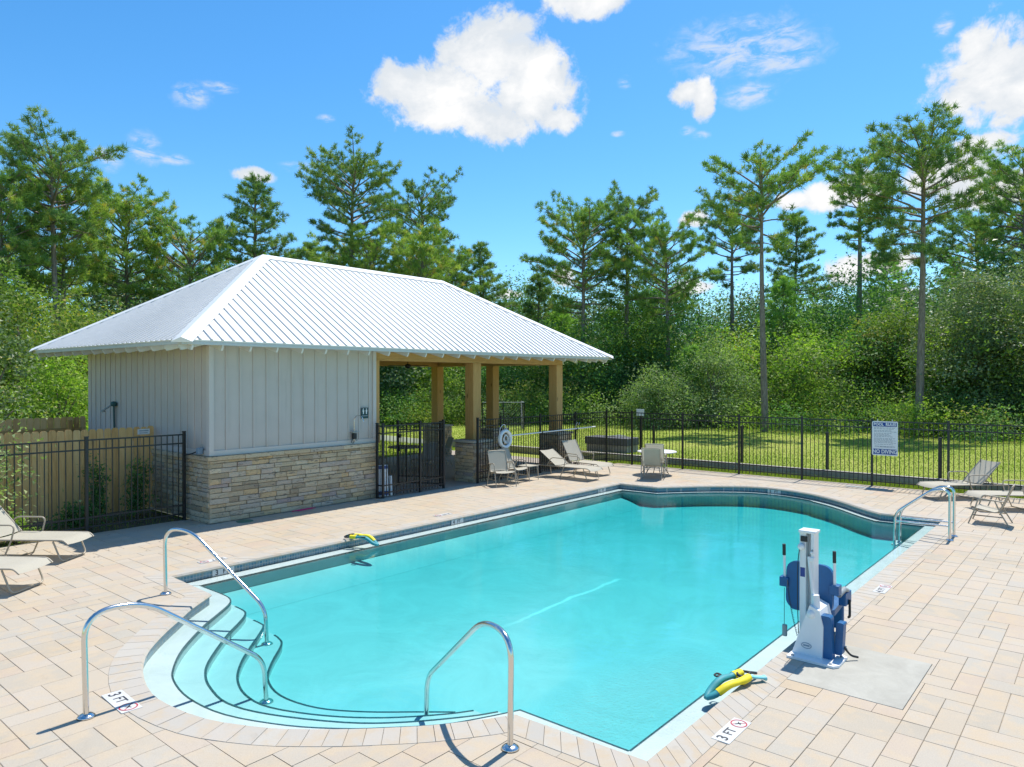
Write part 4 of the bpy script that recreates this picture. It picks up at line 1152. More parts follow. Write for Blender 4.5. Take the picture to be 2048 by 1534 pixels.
# sloped housing
hp = [(2.65, .03), (2.34, .03), (2.33, .36), (2.37, .52), (2.47, .56), (2.56, .30)]
mb = MB(); mb.prism([(a, b) for a, b in hp][::-1], -8.13, -7.80, 0, .5, Matrix(((0, 0, -1, 0), (1, 0, 0, 0), (0, 1, 0, 0), (0, 0, 0, 1)))); lp(mb, 'base_housing', 'shell')
mb = MB(); mb.tube([(7.798, 2.50 + .05 * math.cos(k / 24 * 2 * math.pi), .13 + .028 * math.sin(k / 24 * 2 * math.pi)) for k in range(24)], .004, 6, closed=True); lp(mb, 'logo_ring', 'pipeblue')
mb = MB(); mb.box(7.797, 7.801, 2.468, 2.532, .122, .138); lp(mb, 'logo_bar', 'pipeblue')
# mast: twin channel column
mb = MB(); mb.bbox(7.92, 8.04, 2.545, 2.615, .10, 1.30, .010); mb.bbox(7.90, 8.06, 2.455, 2.490, .18, 1.30, .008); mb.box(8.02, 8.05, 2.488, 2.548, .12, 1.29); lp(mb, 'mast', 'shell')
mb = MB(); mb.bbox(7.895, 8.065, 2.44, 2.62, 1.295, 1.325, .010); lp(mb, 'mast_cap', 'shell')
mb = MB(); mb.bbox(7.905, 7.925, 2.53, 2.60, 1.20, 1.26, .006); lp(mb, 'control_panel', 'rubber')
mb = MB(); mb.lathe([(0, .055), (.030, .05), (.036, .03), (.030, 0)], n=16, mtx=Matrix.Translation((7.91, 2.585, 1.15)) @ Matrix.Rotation(R(-90), 4, 'Y')); lp(mb, 'top_knob', 'shell')
mb = MB(); mb.bbox(7.885, 7.915, 2.45, 2.50, 1.0, 1.05, .008); lp(mb, 'bracket', 'shell'); mb = MB(); mb.lathe([(0, .02), (.014, .02), (.014, 0)], n=10, mtx=Matrix.Translation((7.90, 2.48, 1.10)) @ Matrix.Rotation(R(-90), 4, 'Y')); lp(mb, 'knob', 'shell')
mb = MB(); mb.tube([(7.905, 2.51, 1.05), (7.885, 2.455, .60)], .017, 12); lp(mb, 'actuator_rod', 'shell')
mb = MB(); mb.tube([(7.88, 2.435, .66), (7.87, 2.405, .34)], .040, 12); lp(mb, 'actuator_motor', 'shell')
mb = MB(); mb.lathe([(0, .065), (.045, .055), (.052, .03), (.045, 0)], n=18, mtx=Matrix.Translation((7.85, 2.455, .47)) @ Matrix.Rotation(R(-90), 4, 'Y')); lp(mb, 'release_knob', 'shell')
mb = MB(); mb.tube([(7.84, 2.47, .46), (7.83, 2.485, .20)], .014, 8); lp(mb, 'strut', 'shell')
mb = MB(); mb.bbox(8.05, 8.22, 2.50, 2.58, .50, .58, .01); lp(mb, 'lift_arm', 'shell')
mb = MB(); mb.box(7.9185, 7.9215, 2.555, 2.605, .82, .92); lp(mb, 'label', 'signb')
mb = MB(); mb.tube(smooth_path([(7.90, 2.60, 1.17), (7.905, 2.625, .95), (7.90, 2.625, .55), (7.86, 2.60, .22), (7.82, 2.56, .10)], 5), .005, 5); lp(mb, 'cable', 'rubber')
for z_ in (.22, .45, .75, 1.12):
    mb = MB(); mb.lathe([(0, .008), (.010, .007), (.012, 0)], n=8, mtx=Matrix.Translation((7.90, 2.473, z_)) @ Matrix.Rotation(R(-90), 4, 'Y')); lp(mb, 'bolt', 'greyp')
# chair
def rounded(w_, h, r, k=6):
    out = []
    for cx, cy, a0 in ((w_ / 2 - r, h / 2 - r, 0), (-w_ / 2 + r, h / 2 - r, 90), (-w_ / 2 + r, -h / 2 + r, 180), (w_ / 2 - r, -h / 2 + r, 270)):
        for j in range(k + 1):
            a = R(a0 + 90 * j / k); out.append((cx + r * math.cos(a), cy + r * math.sin(a)))
    return out
mb = MB(); mt = frame_mtx((8.235, 2.605, .635), (0, -1, 0), (0.06, 0, 1)); mb.prism(rounded(.50, .53, .11), -.03, .03, 0, .5, mt); lp(mb, 'backrest', 'blue')
mb = MB(); mt = frame_mtx((8.48, 2.60, .40), (0, -1, 0), (1, 0, 0.12)); mb.prism(rounded(.48, .44, .06), -.035, .035, 0, .5, mt); lp(mb, 'seat', 'blue')
mb = MB(); mb.bbox(8.62, 8.68, 2.36, 2.84, .12, .40, .02); mb.bbox(8.64, 8.86, 2.38, 2.82, .10, .14, .015); lp(mb, 'footrest', 'blue')
for s_, yy_ in ((1, 2.875), (-1, 2.335)):
    mb = MB(); mb.bbox(8.18, 8.30, yy_ - .05, yy_ + .05, .60, .71, .012); lp(mb, 'arm_block', 'blue')
    mb = MB(); mb.tube([(8.22, yy_, .70), (8.20, yy_, .98)], .015, 10); lp(mb, 'arm_post', 'shell')
    mb = MB(); mb.tube([(8.20, yy_, .955), (8.195, yy_, 1.08)], .019, 10); lp(mb, 'hand_grip', 'rubber')
mb = MB(); mb.bbox(8.40, 8.62, 2.27, 2.35, .44, .58, .012); lp(mb, 'arm_rest', 'blue')
mb = MB(); mb.tube([(8.3, 2.32, .58), (8.45, 2.30, .62), (8.55, 2.30, .58)], .03, 8); lp(mb, 'belt_clip', 'greyp')
# pads folded down beside the housing
mt = frame_mtx((7.87, 2.31, .245), (0, -1, 0), (-.02, .03, 1)); mb = MB(); mb.prism(rounded(.115, .46, .025), -.05, .05, 0, .5, mt); lp(mb, 'side_cushion', 'blue')
mt = frame_mtx((7.96, 2.205, .235), (0, -1, 0), (0, -.05, 1)); mb = MB(); mb.prism(rounded(.075, .34, .02), -.05, .05, 0, .5, mt); lp(mb, 'side_cushion', 'blue')
# coiled lead and hand control
coil = []
for k in range(260):
    t = k / 259; a = t * 2 * math.pi * 34
    c = Vector((8.10, 2.80 - .11 * t ** 1.5, .70 - .60 * t)); coil.append(c + Vector((math.cos(a) * .008, math.sin(a) * .008, 0)))
mb = MB(); mb.tube(coil, .0028, 4); lp(mb, 'coiled_lead', 'rubber')
mb = MB(); mb.tube([(8.08, 2.83, .62), (8.08, 2.83, .20)], .003, 5); lp(mb, 'lead', 'rubber')
mb = MB(); mb.bbox(8.06, 8.10, 2.80, 2.85, .08, .21, .012); lp(mb, 'hand_control', 'greyp')
mb = MB(); mb.tube(smooth_path([(8.5, 2.26, .50), (8.47, 2.25, .34), (8.50, 2.27, .30)]), .014, 6); lp(mb, 'strap', 'rubber'); mb = MB(); mb.tube(smooth_path([(7.98, 2.175, .14), (8.02, 2.12, .06), (8.07, 2.06, .035)]), .012, 6); lp(mb, 'strap', 'rubber')

# ================================================================== foam swim belts left on the rim
def float_belt(label, o, ang, tail_z):
    root = empty('swim_belt', (*o, 0), label, 'swim belt', 'foam swim belts on the pool rim')
    mt = Matrix.Translation((*o, 0.002)) @ Matrix.Rotation(ang, 4, 'Z') @ Matrix.Diagonal((.86, .80, .72, 1))
    def P(L): return [mt @ Vector(q) for q in L]
    # two padded halves, hinged at the tail hanging over the water (-x) and open at the deck (+x)
    h1 = smooth_path([(-.37, .0, tail_z), (-.28, -.05, tail_z + .05), (-.12, -.085, .07), (.08, -.085, .08), (.22, -.05, .085)], 5)
    h2 = smooth_path([(-.37, .0, tail_z), (-.27, .05, tail_z + .05), (-.10, .07, .075), (.10, .085, .08), (.24, .10, .085)], 5)
    for h, cut_ in ((h1, (.30, .92)), (h2, (.72, .97))):
        h = P(h); n_ = len(h); a, b = int(n_ * cut_[0]), int(n_ * cut_[1])
        rr = [0.016 + .024 * math.sin(math.pi * min(1, (i + 1.5) / n_ * 1.15)) ** .6 if i < n_ * .7 else .04 for i in range(n_)]
        mb = MB(); mb.tube(h[:a + 1], rr[:a + 1], 10, r2=.8); mb.build('foam_end', 'teal', root)
        mb = MB(); mb.tube(h[a:b + 1], [r_ + .004 for r_ in rr[a:b + 1]], 10, r2=.8); mb.build('foam_pad', 'yellow', root)
        if b < n_ - 1:
            mb = MB(); mb.tube(h[b:], .036, 10); mb.build('foam_tip', 'yellow', root)
    mb = MB(); mb.tube(P(smooth_path([(.20, -.03, .10), (.30, -.07, .075), (.42, -.10, .05)], 4)), [.026] * 8 + [.042], 10, r2=.6); mb.build('foam_flap', 'cyan', root)
    loop = P(smooth_path([(.16, -.09, .10), (.26, -.02, .12), (.40, .02, .07), (.36, .10, .06), (.22, .12, .10), (.12, .02, .11)], 5, True))
    mb = MB(); mb.tube(loop, .014, 6, closed=True); mb.build('strap', 'rubber', root)
    mb = MB(); mb.tube(P(smooth_path([(-.10, .10, .10), (-.12, .15, .11), (-.06, .17, .11), (-.04, .12, .10)], 5, True)), .009, 6, closed=True); mb.bbox(-.12, -.06, .07, .13, .09, .115, .006, mtx=mt); mb.build('buckle', 'rubber', root)
    return root
float_belt('yellow and teal foam swim belt draped over the rim near the white pool lift', (6.62, 2.82), R(-22), -.075)
float_belt('yellow and teal foam swim belt half in the water below the grey building', (8.28, 10.55), R(112), -.10)

# ================================================================== sling furniture
def sling_sheet(mb, cl, cr, k=10, sag=.018, t=.5):
    """fabric stretched between two rail polylines of equal length"""
    n = len(cl)
    vs = []
    for i in range(n):
        for j in range(k + 1):
            u = j / k; p = Vector(cl[i]) * (1 - u) + Vector(cr[i]) * u; p.z -= sag * 4 * u * (1 - u); vs.append(p)
    fs = [(i * (k + 1) + j, i * (k + 1) + j + 1, (i + 1) * (k + 1) + j + 1, (i + 1) * (k + 1) + j) for i in range(n - 1) for j in range(k)]
    mb.add(vs, fs, 0, t, True); return mb
FR = .0135
def make_lounger(back, fabric='sling'):
    root = empty('sun_lounger', (0, 0, 0))
    W2 = .31; zs = .36
    for s_ in (-1, 1):
        y = s_ * (W2 + .01)
        pts = fillet([(-.06, y, zs - .07), (.02, y, zs + .0), (1.30, y, zs - .01), (1.90, y, zs - .02)], .10, 4)
        mb = MB(); mb.tube(pts, FR, 8); mb.build('side_rail', 'frame', root)
        bp = [(1.20, y * .97, zs + .01), (1.20 + .72 * math.cos(back), y * .97, zs + .01 + .72 * math.sin(back))]
        mb = MB(); mb.tube(bp, FR * .95, 8); mb.build('back_rail', 'frame', root)
        # arm loop doubling as the middle leg
        ap = fillet([(1.02, y * 1.10, 0), (.86, y * 1.10, zs + .0), (.80, y * 1.10, .60), (1.34, y * 1.10, .60), (1.50, y * 1.08, zs - .02)], [.05, .10, .10], 6)
        mb = MB(); mb.tube(ap, FR, 8); mb.build('armrest', 'frame', root)
        mb = MB(); mb.tube(fillet([(1.90, y, zs - .02), (1.92, y, .30), (1.86, y, .0)], .05, 4), FR, 8); mb.build('leg', 'frame', root)
    lp_ = fillet([(.20, -W2, zs - .02), (.06, -W2, .015), (.06, W2, .015), (.20, W2, zs - .02)], .09, 6)
    mb = MB(); mb.tube(lp_, FR, 8); mb.build('foot_loop', 'frame', root)
    mb = MB(); mb.tube([(1.02, -W2 * 1.1, .012), (1.02, W2 * 1.1, .012)], FR * .9, 8); mb.build('stretcher', 'frame', root)
    sx = [(-.05, zs - .065), (.02, zs - .002)] + [(.02 + 1.18 * i / 8, zs + .004) for i in range(1, 9)]
    mb = sling_sheet(MB(), [(x, -W2, z) for x, z in sx], [(x, W2, z) for x, z in sx]); mb.build('seat_sling', fabric, root)
    sx = [(1.21 + .72 * math.cos(back) * i / 6, zs + .02 + .72 * math.sin(back) * i / 6) for i in range(7)]
    mb = sling_sheet(MB(), [(x, -W2 * .97, z) for x, z in sx], [(x, W2 * .97, z) for x, z in sx]); mb.build('back_sling', fabric, root)
    return root
def place(o, x, y, ang, label, cat, group=None, z=0.004):
    o.location = (x, y, z); o.rotation_euler = (0, 0, ang); meta(o, label, cat, group)
    return o
G1 = 'sling sun loungers on the pool deck'
def dirang(dx, dy): return math.atan2(dy, dx)
lo_flat = make_lounger(R(34)); lo_up = make_lounger(R(58)); lo_mid = make_lounger(R(47))
place(lo_mid, 4.42, 13.05, dirang(-.6, .8), 'sun lounger beside the black metal fence, its foot end over the eave shadow', 'sun lounger', G1)
o = copy_tree(lo_mid); place(o, 3.36, 11.62, dirang(-.59, .81), 'sun lounger in full sun of which only the foot end shows, below the first lounger', 'sun lounger', G1)
place(lo_flat, 17.45, 11.55, dirang(.02, 1), 'sun lounger with a low reclined back beneath the long white pole', 'sun lounger', G1)
place(lo_up, 18.50, 11.88, dirang(.18, 1), 'sun lounger with a steep raised back against the fence by the dark vault box', 'sun lounger', G1)
o = copy_tree(lo_mid); place(o, 20.12, 3.55, dirang(.74, -.68), 'sun lounger with a raised back beyond the ladder rails', 'sun lounger', G1)
o = copy_tree(lo_flat); place(o, 19.20, 2.45, dirang(.60, -.80), 'sun lounger partly hidden behind the low sling chair', 'sun lounger', G1)

def make_chair(fabric='sling', frame='frame', back_h=.92, seat=.40):
    """armchair facing +x"""
    root = empty('sling_chair', (0, 0, 0)); w2 = .25
    for s_ in (-1, 1):
        y = s_ * (w2 + .012)
        rail = fillet([(.27, y, seat - .02), (.20, y, seat + .02), (-.18, y, seat - .05), (-.40, y, back_h)], [.04, .09], 6)
        mb = MB(); mb.tube(rail, FR, 8); mb.build('side_rail', frame, root)
        ya = s_ * (w2 + .045)
        arm = fillet([(.33, ya, 0), (.22, ya, seat), (.16, ya, seat + .23), (-.22, ya, seat + .19), (-.285, y, seat + .20)], [.05, .08, .03], 6)
        mb = MB(); mb.tube(arm, FR, 8); mb.build('armrest', frame, root)
        mb = MB(); mb.tube([(-.12, ya, seat + .19), (-.22, ya, seat - .05), (-.36, ya, 0)], FR, 8); mb.build('leg', frame, root)
        mb = MB(); mb.tube([(.22, ya, seat - .01), (.25, ya, .18), (-.27, ya, .18)], FR * .9, 8); mb.build('side_bar', frame, root)
    mb = MB(); mb.tube([(-.40, -w2, back_h), (-.41, 0, back_h + .006), (-.40, w2, back_h)], FR, 8); mb.build('top_bar', frame, root)
    mb = MB(); mb.tube([(.20, -w2, seat - .02), (.20, w2, seat - .02)], FR, 8); mb.tube([(-.20, -w2, seat - .07), (-.20, w2, seat - .07)], FR, 8); mb.build('cross_bar', frame, root)
    p = fillet([(.27, 0, seat - .02), (.20, 0, seat + .02), (-.18, 0, seat - .05), (-.40, 0, back_h)], [.04, .09], 6)
    i_b = max(range(len(p)), key=lambda i: -abs(p[i].x + .20))
    sb = [(q.x, q.z + .004) for q in p]
    cut_ = next(i for i, q in enumerate(p) if q.x < -.17)
    mb = sling_sheet(MB(), [(x, -w2, z) for x, z in sb[:cut_ + 1]], [(x, w2, z) for x, z in sb[:cut_ + 1]]); mb.build('seat', fabric, root)
    mb = sling_sheet(MB(), [(x, -w2, z) for x, z in sb[cut_:]], [(x, w2, z) for x, z in sb[cut_:]], sag=.0); mb.build('backrest', fabric, root)
    return root
G2 = 'tan sling armchairs on the deck'
ch = make_chair(); place(ch, 14.98, 12.98, dirang(-.45, -.89), 'tan sling armchair under the white life ring, beside the stone pier', 'chair', G2)
o = copy_tree(ch); place(o, 15.72, 13.14, dirang(.10, -1), 'tan sling armchair between the ring armchair and a small side table', 'chair', G2)
o = copy_tree(ch); place(o, 18.95, 10.52, dirang(.92, .38), 'tan sling armchair seen from behind at the round white table', 'chair', G2)
o = copy_tree(ch); place(o, 19.07, 10.47, dirang(.92, .38), 'tan sling armchair nested on top of the one at the round table', 'chair', G2, z=.12)
o = make_chair(back_h=.80, seat=.30); place(o, 17.50, 1.98, dirang(.0, 1), 'low tan sling chair seen in profile on the open deck past the ladder', 'chair', G2)
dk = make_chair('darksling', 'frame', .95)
G3 = 'grey sling chairs in the pavilion'
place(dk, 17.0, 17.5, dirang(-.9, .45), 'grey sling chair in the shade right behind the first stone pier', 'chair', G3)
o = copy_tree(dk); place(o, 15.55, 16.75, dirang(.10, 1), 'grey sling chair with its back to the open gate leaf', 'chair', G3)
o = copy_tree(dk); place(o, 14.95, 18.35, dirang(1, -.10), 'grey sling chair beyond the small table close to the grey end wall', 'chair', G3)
def round_table(x, y, r, h, mtop, mleg, label, base=True):
    root = empty('round_table', (x, y, 0.004), label, 'table')
    mb = MB(); mb.lathe([(0, h), (r - .015, h), (r, h - .008), (r, h - .03), (r - .03, h - .035), (0, h - .03)], (x, y, 0), 36); mb.build('tabletop', mtop, root)
    for k in range(4):
        a = math.pi / 4 + k * math.pi / 2
        pts = smooth_path([(x + .30 * r * math.cos(a), y + .30 * r * math.sin(a), h - .03), (x + .26 * r * math.cos(a), y + .26 * r * math.sin(a), h * .5), (x + .62 * r * math.cos(a), y + .62 * r * math.sin(a), .004)], 4)
        mb = MB(); mb.tube(pts, .014, 8); mb.build('leg', mleg, root)
    mb = MB(); mb.lathe([(.29 * r, h * .48), (.31 * r, h * .47), (.29 * r, h * .46)], (x, y, 0), 20); mb.build('brace_ring', mleg, root)
    return root
round_table(19.85, 10.86, .60, .72, 'white', 'frame', 'round white topped table on the deck before the long metal fence')
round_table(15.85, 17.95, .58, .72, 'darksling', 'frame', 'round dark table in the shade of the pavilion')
st = empty('side_table', (16.35, 13.15, 0.004), 'small square tan side table between armchair and reclined lounger', 'table')
mb = MB(); mb.bbox(16.13, 16.57, 12.93, 13.37, .40, .425, .008); mb.build('tabletop', 'sling', st)
for a in (-.2, .2):
    for b in (-.2, .2):
        mb = MB(); mb.tube([(16.35 + a, 13.15 + b, .40), (16.35 + a * 1.05, 13.15 + b * 1.05, .006)], .013, 8); mb.build('leg', 'frame', st)

# ================================================================== things on the fence
lr = empty('life_ring', (15.91, 13.64, 1.19), 'white life ring with rope hanging on the metal fence', 'life ring')
mt = Matrix.Translation((15.91, 13.66, 1.19)) @ Matrix.Rotation(R(90), 4, 'X')
mb = MB(); mb.tube([mt @ Vector((.235 * math.cos(a * math.pi / 20), .235 * math.sin(a * math.pi / 20), 0)) for a in range(40)], .066, 14, closed=True, r2=.75); mb.build('ring', 'ring', lr)
rp_ = smooth_path([mt @ Vector(q) for q in [(-.27, .10, .03), (-.25, .30, .02), (-.12, .42, .02), (-.02, .40, .02), (.02, .26, .03)]], 6)
mb = MB(); mb.tube(rp_, .009, 6); mb.build('rope', 'ring', lr)
cr_ = []
for k in range(120):
    a = k / 119 * 2 * math.pi * 4.2; r_ = .05 + .06 * abs(math.sin(k * .13)); cr_.append(mt @ Vector((r_ * math.cos(a) + .01, r_ * 1.2 * math.sin(a), .02 + .015 * math.sin(k * .7))))
mb = MB(); mb.tube(cr_, .008, 5); mb.build('rope_coil', 'ring', lr)
pl_ = empty('rescue_pole', (18.4, 13.66, 1.3), 'long white rescue pole with a hook, hung level along the metal fence', 'rescue pole')
mb = MB(); mb.tube([(16.14, 13.68, 1.27), (20.68, 13.68, 1.31)], .019, 10); mb.build('pole', 'ring', pl_)
mb = MB(); mb.tube(smooth_path([(19.45, 13.66, 1.30), (19.50, 13.62, 1.50), (19.58, 13.60, 1.44), (19.63, 13.60, 1.52)]), .008, 6); mb.build('hook', 'steel', pl_)
mb = MB(); mb.bbox(17.67, 17.73, 13.66, 13.73, 1.24, 1.30, .005); mb.build('bracket', 'black', pl_); mb = MB(); mb.bbox(19.57, 19.63, 13.66, 13.73, 1.25, 1.31, .005); mb.build('bracket', 'black', pl_)

ps = empty('pool_rules_sign', (21.45, 4.83, .85), 'white and blue POOL RULES sign reading NO DIVING, wired to the metal fence', 'sign')
X = 21.455; y_l, y_r, z0_, z1_ = 5.14, 4.50, .86, 1.79
mt = frame_mtx((X, (y_l + y_r) / 2, (z0_ + z1_) / 2), (0, -1, 0), (0, 0, 1)); SW, SH = y_l - y_r, z1_ - z0_
mb = MB(); mb.prism(rounded(SW, SH, .04), -.004, .004, 0, .5, mt); mb.build('plate', 'signw', ps)
mb = MB(); mb.prism(rounded(SW - .05, .115, .02), .004, .0055, 0, .5, mt @ Matrix.Translation((0, SH / 2 - .085, 0))); mb.build('band', 'signb', ps)
mb = MB(); mb.prism(rounded(SW - .05, .145, .02), .004, .0055, 0, .5, mt @ Matrix.Translation((0, -SH / 2 + .105, 0))); mb.build('band', 'signb', ps)
text_obj('POOL  RULES', .108, mt @ Matrix.Translation((0, SH / 2 - .085, .0068)), 'signw', ps, bold=.0035, sx=.86)
text_obj('NO DIVING', .145, mt @ Matrix.Translation((0, -SH / 2 + .103, .0068)), 'signw', ps, bold=.004, sx=.80)
text_obj('POOL MAXIMUM DEPTH', .052, mt @ Matrix.Translation((0, -.225, .0058)), 'inkg', ps, bold=.001, sx=.88)
rl = random.Random(4); mb = MB(); yv = SH / 2 - .175
while yv > -.17:
    ln_ = rl.choice((.52, .50, .44, .36)); xx = -.27
    while xx < -.27 + ln_:
        ww = rl.uniform(.03, .08)
        mb.add([mt @ Vector(q) for q in ((xx, yv - .007, .005), (xx + ww, yv - .007, .005), (xx + ww, yv + .007, .005), (xx, yv + .007, .005))], [(0, 1, 2, 3)]); xx += ww + .015
    yv -= rl.choice((.030, .030, .045))
mb.build('small_print', 'inkg', ps)
for dy in (-.18, .18):
    mb = MB(); mb.tube(smooth_path([(X, 4.82 + dy, 1.77), (X - .01, 4.82 + dy, 1.85), (X + .05, 4.82 + dy, 1.80)]), .006, 6); mb.build('tie', 'ring', ps)

# board leaning at the end of the stone wall
bd_ = empty('folding_board', (11.62, 13.98, 0), 'white board with blue bands leaning at the wall end behind the metal fence', 'board')
mt = Matrix.Translation((11.66, 14.02, .01)) @ Matrix.Rotation(R(-20), 4, 'Z') @ Matrix.Rotation(R(-6), 4, 'X')
mb = MB(); mb.bbox(-.13, .13, -.02, .02, .0, .78, .01, mtx=mt); mb.build('panel', 'signw', bd_)
mb = MB(); mb.bbox(-.125, .125, -.0245, -.0202, .68, .76, .001, mtx=mt); mb.bbox(-.125, .125, -.0245, -.0202, .03, .13, .001, mtx=mt); mb.build('band', 'signb', bd_)
mb = MB(); mb.bbox(.17, .25, .02, .08, .0, .50, .01, mtx=mt); mb.build('stake', 'signw', bd_)
# small things by the wall
dr = meta(MB().lathe([(0, .012), (.15, .012), (.17, .004), (.17, 0)], (7.80, 13.80, .0), 24).build('drain_lid', 'drain', None, (7.8, 13.8, 0)), 'round green drain lid in the shade at the foot of the stone wall', 'drain cover')
wand = empty('pool_noodle_stick', (9.2, 13.93, 0), 'thin magenta stick lying on the pavers against the stone wall', 'stick')
mb = MB(); mb.tube([(9.0, 13.93, .02), (9.55, 13.97, .02)], .012, 6); mb.build('shaft', 'pink', wand); mb = MB(); mb.tube([(9.1, 13.86, .02), (9.6, 13.93, .02)], .009, 6); mb.build('grip', 'pink', wand)
dg = empty('deck_grate', (21.0, 5.3, 0), 'narrow grey deck drain grate set in the pavers below the pool rules sign', 'drain cover')
mb = MB(); mb.box(20.93, 21.10, 4.66, 5.70, .0, .010); mb.build('frame', 'greyp', dg)

# utility vault, posts and box sign on the lawn
uv = empty('utility_vault', (23.2, 14.7, .17), 'dark topped concrete vault box on the lawn behind the fence corner', 'utility box')
mb = MB(); mb.bbox(22.95, 23.75, 13.80, 15.60, .10, .46, .02); mb.build('body', 'curb', uv)
mb = MB(); mb.bbox(22.92, 23.78, 13.76, 15.64, .461, .74, .02); mb.build('upper_box', 'vault', uv)
mb = MB()
for k in range(9): mb.tube([(23.1 + .06 * k, 14.2 + .15 * math.sin(k * 2.1), .74), (23.15 + .07 * k, 14.4 + .2 * math.sin(k), .80), (23.2 + .05 * k, 14.9 + .1 * math.cos(k), .745)], .01, 5)
mb.build('loose_cable', 'greyp', uv)
mp_ = empty('marker_post', (24.4, 14.1, .2), 'black post with a small white notice on the lawn past the fence', 'sign post')
mb = MB(); mb.bbox(24.37, 24.47, 14.0, 14.1, .1, 1.62, .008); mb.build('post', 'black', mp_)
mb = MB(); mb.bbox(24.33, 24.36, 13.88, 14.20, 1.52, 1.78, .006); mb.build('notice', 'signw', mp_)
for (x, y, h, lab) in ((24.6, 13.6, 1.05, 'short black post beside the notice post on the lawn'), (23.0, 9.45, 1.30, 'black stake behind the fence between round table and middle of the lawn'),
                       (22.95, 6.75, 1.22, 'black stake on the curb line before the pool rules sign'), (22.95, 3.75, 1.22, 'black stake behind the fence past the pool rules sign'),
                       (26.5, 20.0, 1.1, 'black stake on the lawn seen between the pavilion piers')):
    o = MB().bbox(x - .04, x + .04, y - .04, y + .04, .0, h + .1, .006).build('lawn_stake', 'black', None, (x, y, 0)); meta(o, lab, 'stake')
# chain link enclosure far behind the pavilion
ce = empty('chain_link_enclosure', (29, 24, 0.2), 'chain link enclosure with sloping net top, far behind the pavilion', 'enclosure')
ca = [(28.1, 25.7), (29.5, 24.0), (30.7, 25.2)]
for a, b in zip(ca, ca[1:]):
    A = Vector((*a, .2)); B = Vector((*b, .2)); Lf = (B - A).length
    for k in range(3):
        p = A.lerp(B, k / 2); mb = MB(); mb.tube([p, p + Vector((0, 0, 1.5))], .03, 6); mb.build('post', 'black', ce)
    mb = MB(); mb.tube([A + Vector((0, 0, 1.5)), B + Vector((0, 0, 1.5))], .02, 6); mb.build('rail', 'greyp', ce)
    mb = MB(); k = 0.0
    while k < Lf:
        for s_ in (-1, 1):
            q0 = A.lerp(B, k / Lf); q1 = A.lerp(B, min(1, max(0, (k + s_ * 1.4) / Lf)))
            mb.tube([q0 + Vector((0, 0, .05)), q1 + Vector((0, 0, .05 + abs((q1 - q0).length)))], .004, 3, caps=False)
        k += .16
    o = mb.build('wire_mesh', 'greyp', ce)

# a few dead leaves blown on the deck
rv = random.Random(12); mb = MB()
for k in range(150):
    if rv.random() < .6: x, y = rv.uniform(1, 7), rv.uniform(12.6, 14.8)
    elif rv.random() < .5: x, y = rv.uniform(18, 21.2), rv.uniform(0, 13)
    else: x, y = rv.uniform(0.5, 20), rv.uniform(-1, 13)
    if pip(x, y, OUTER): continue
    a = rv.uniform(0, 6.28); l = rv.uniform(.012, .03); d = Vector((math.cos(a), math.sin(a), 0)) * l; e = Vector((-d.y, d.x, 0)) * .35; p = Vector((x, y, .006))
    mb.add([p - d, p - e + Vector((0, 0, .006)), p + d + Vector((0, 0, .004)), p + e + Vector((0, 0, .006))], [(0, 1, 2, 3)])
o = mb.build('dead_leaves', 'bark'); o['kind'] = 'stuff'; o['label'] = 'scattered small brown leaves on the deck pavers'; o['category'] = 'leaves'
# ================================================================== vegetation
VR = np.random.default_rng(21)
def unit(a): return a / np.maximum(1e-6, np.linalg.norm(a, axis=-1, keepdims=True))
def needles(C, U, K, L, w_, spread=0.85):
    T = C.shape[0]
    d = unit(VR.normal(size=(T, K, 3)) * spread + U[:, None, :] * 1.0)
    c = C[:, None, :] + VR.normal(size=(T, K, 3)) * 0.055
    tip = c + d * (L * VR.uniform(.65, 1.15, size=(T, K, 1)))
    s_ = unit(np.cross(d, VR.normal(size=(T, K, 3)))) * (w_ / 2)
    return np.stack([c - s_, c + s_, tip], 2).reshape(-1, 3, 3)
def leaf_quads(C, Nn, size):
    n_ = C.shape[0]
    a = unit(np.cross(Nn, VR.normal(size=(n_, 3)))); b = np.cross(unit(Nn), a)
    s1 = size * VR.uniform(.55, 1.1, (n_, 1)); s2 = s1 * VR.uniform(.45, .75, (n_, 1))
    bend = unit(Nn) * s1 * 0.18
    return np.stack([C - a * s1 * .6, C + a * s1 * .6 + bend, C + b * s2 * .95], 1)

